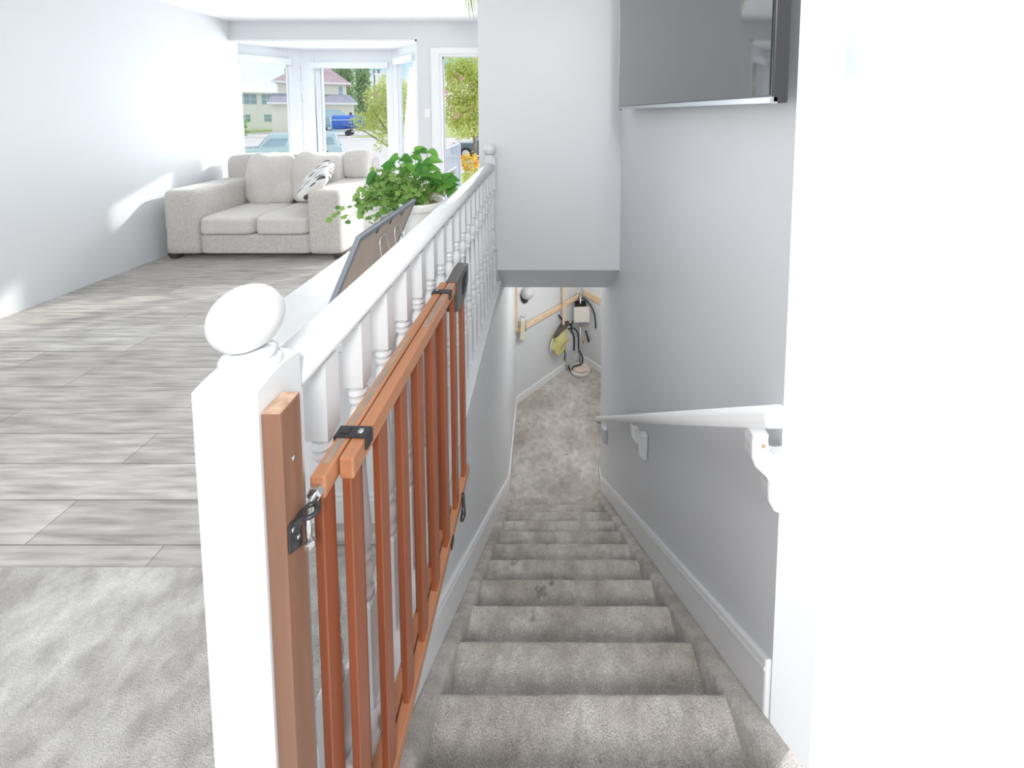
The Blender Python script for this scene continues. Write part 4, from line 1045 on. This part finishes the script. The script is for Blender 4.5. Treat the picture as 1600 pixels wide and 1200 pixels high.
def car(name, label, x, y, rz, ln, ht, wd, m, cab, cat='car', wheel=.33, glassm=None, cab_h=.5, grille=False, cabtaper=.35):
    """side profile along local x, width along y"""
    o = empty(name, (x, y, GZ0-.02), rz); hh = ht
    zb = wheel*.75; zs = hh*cab_h + .12
    lo = [(-ln/2, zb+.1), (-ln/2+.03, zs-.10), (-ln/2+.2, zs), (ln/2-.15, zs-.04), (ln/2, zs-.22), (ln/2, zb+.05), (ln/2-.1, zb), (-ln/2+.1, zb)]
    MB().prism(lo, 1, -wd/2, wd/2).build('body', m, o, bevel=.06, seg=3)
    a, b = cab; w2 = wd/2
    t = cabtaper
    cabm = MB().hexa([(a,-w2+.03,zs-.05),(b,-w2+.03,zs-.05),(b,w2-.03,zs-.05),(a,w2-.03,zs-.05),(a+t*.5,-w2+.18,hh),(b-t*1.3,-w2+.18,hh),(b-t*1.3,w2-.18,hh),(a+t*.5,w2-.18,hh)])
    cabm.build('cabin', m, o, bevel=.05, seg=3)
    gm = glassm or M_hglass; gh = hh-zs
    for s in (-1, 1):
        nwin = 3
        for q in range(nwin):
            u0 = q/nwin+.035; u1 = (q+1)/nwin-.02
            def P(u, v):
                xa = a+.12 + (b-a-.2)*u; xb = a+t*.5+.08 + (b-a-t*1.8-.16)*u; xx = xa+(xb-xa)*v
                yy = s*((w2-.03) + (-.15)*v + .012); return (xx, yy, zs-.02+(gh)*(.12+.74*v))
            pp = [P(u0,0), P(u1,0), P(u1,1), P(u0,1)]; pi_ = [(p[0], p[1]-s*.02, p[2]) for p in pp]
            MB().hexa(pi_ + pp).build('side_window', gm, o)
    MB().hexa([(b-.02,-w2+.15,zs+.02),(b+.015,-w2+.15,zs+.02),(b+.015,w2-.15,zs+.02),(b-.02,w2-.15,zs+.02),(b-t*1.15,-w2+.25,hh-.08),(b-t*1.1,-w2+.25,hh-.07),(b-t*1.1,w2-.25,hh-.07),(b-t*1.15,w2-.25,hh-.08)]).build('windscreen', gm, o)
    MB().hexa([(a-.015,-w2+.15,zs+.05),(a+.02,-w2+.15,zs+.05),(a+.02,w2-.15,zs+.05),(a-.015,w2-.15,zs+.05),(a+t*.42,-w2+.25,hh-.08),(a+t*.47,-w2+.25,hh-.07),(a+t*.47,w2-.25,hh-.07),(a+t*.42,w2-.25,hh-.08)]).build('rear_window', gm, o)
    for sx_ in (-1, 1):
        for s in (-1, 1):
            xx = sx_*ln*.31; yy = s*(wd/2-.09)
            Mx = Matrix.Translation((xx, yy, wheel)) @ Matrix.Rotation(pi/2, 4, 'X')
            wo = MB().lathe([(wheel*.6,-.11),(wheel*.96,-.11),(wheel,-.08),(wheel,.08),(wheel*.96,.11),(wheel*.6,.11)], (0,0), 24, Mx).build('wheel', M_tyre, o)
            MB().lathe([(.02,-.115),(wheel*.6,-.115),(wheel*.6,.115),(.02,.115)], (0,0), 10, Mx, smooth=False).build('hubcap', M_chrome, wo)
    if grille:
        MB().box(ln/2-.005, ln/2+.03, -wd*.28, wd*.28, zb+.32, zs-.20).build('grille', M_blackp, o, bevel=.01)
        for s in (-1, 1): MB().box(ln/2-.02, ln/2+.025, s*wd*.39-.16, s*wd*.39+.16, zs-.42, zs-.22).build('headlight', M_trim, o, bevel=.02)
        MB().box(ln/2-.01, ln/2+.09, -wd/2+.05, wd/2-.05, zb+.08, zb+.26).build('bumper', M_chrome, o, bevel=.02)
    tag(o, label, cat); return o
M_teal = mat('pale_teal_car_paint', (.50, .68, .74), .25, coat=1); M_dk = mat('dark_blue_car_paint', (.10, .14, .20), .25, coat=1)
M_slate = mat('slate_pickup_paint', (.20, .30, .36), .3, coat=1)
car('station_wagon', 'pale teal station wagon parked on the street behind the sofa', -12.45, 18.3, pi+.52, 4.7, 1.50, 1.75, M_teal, (-2.2, 1.1))
car('pickup_truck', 'slate pickup truck facing the street on the cream house driveway', -24.6, 41.8, -pi/2+.50, 5.0, 1.95, 1.95, M_slate, (-.9, 1.35), 'truck', .38, grille=True)
car('suv', 'dark blue car parked by the kerb seen through the open doorway', -2.75, 20.5, pi, 4.3, 1.62, 1.75, M_dk, (-1.9, 1.0))
# covered boat on a trailer
bo = empty('boat', (-20.4, 39.6, GZ0), .35); M_blue = mat('blue_boat_cover', (.03, .14, .62), .5); vs = []; fs = []; n = 10
for i in range(n+1):
    t = i/n; x = -1.5+3.0*t; wv = .95*(1-t**4*.8)
    for (yy, zz) in ((0,.65),(-.6,.8),(-1,1.15),(-.98,1.75),(-.5,2.05),(0,2.15),(.5,2.05),(.98,1.75),(1,1.15),(.6,.8)): vs.append((x, yy*wv, zz if zz > 1 else zz+.2*t*t))
for i in range(n):
    for j in range(10): fs.append((i*10+j, i*10+(j+1)%10, (i+1)*10+(j+1)%10, (i+1)*10+j))
fs.append(tuple(range(10))); fs.append(tuple(range(n*10, n*10+10)))
MB().add(vs, fs, True).build('covered_hull', M_blue, bo)
MB().box(-1.53, .9, -.985, .985, 1.62, 1.72).build('rub_rail', mat('pale_blue_rub_rail', (.45,.65,.9), .5), bo)
mb = MB().box(-1.6, 2.4, -.06, .06, .45, .55).box(-.5, .5, -.9, .9, .40, .5)
mb.build('trailer_frame', M_chrome, bo)
for s in (-1, 1): MB().lathe([(.15,-.1),(.32,-.1),(.32,.1),(.15,.1)], (0,0), 18, Matrix.Translation((0, s*.95, .32)) @ Matrix.Rotation(pi/2, 4, 'X')).build('wheel', M_tyre, bo)
tag(bo, 'blue covered boat on a trailer beside the pickup truck', 'boat')

# deck railing outside the door
M_iron = mat('blue_grey_railing_paint', (.50, .56, .66), .5)
dk = empty('deck_railing', (-1.62, 6.6, -.06))
mb = MB().box(-.02, .02, -.75, .62, .93, .965).box(-.015, .015, -.75, .62, .10, .125)
mb.build('rails', M_iron, dk)
b1 = MB().box(-.009, .009, -.009, .009, .10, .94).build('baluster', M_iron, dk); b1.location = (0, -.68, 0)
for k in range(1, 12):
    o = b1.copy(); COL.objects.link(o); o.parent = dk; o.location = (0, -.68+.115*k, 0)
for y in (-.75, .60): MB().box(-.02, .02, -.02, .02, 0, .98).build('post', M_iron, dk, loc=(0, y, 0))
tag(dk, 'blue-grey metal railing on the deck outside the doorway', 'railing')
fb = empty('flower_bush', (-1.62, 8.3, -.65+0)); 
mb = MB(); leafmesh(mb, [LEAF4], crown([(0,0,.95,.20,.2,.30),(0,0,.55,.22,.2,.35)], 420, .05, .09, 91)); mb.build('foliage', M_tree, fb)
mb = MB(); leafmesh(mb, [QUAD], crown([(0,-.05,1.05,.22,.2,.25)], 90, .05, .08, 92)); mb.build('blooms', M_orange, fb)
MB().tube([(0,0,0),(0,0,.6)], .03, 8).build('stem', M_stem, fb)
tag(fb, 'bush with bright orange flowers beyond the deck railing', 'flowers')
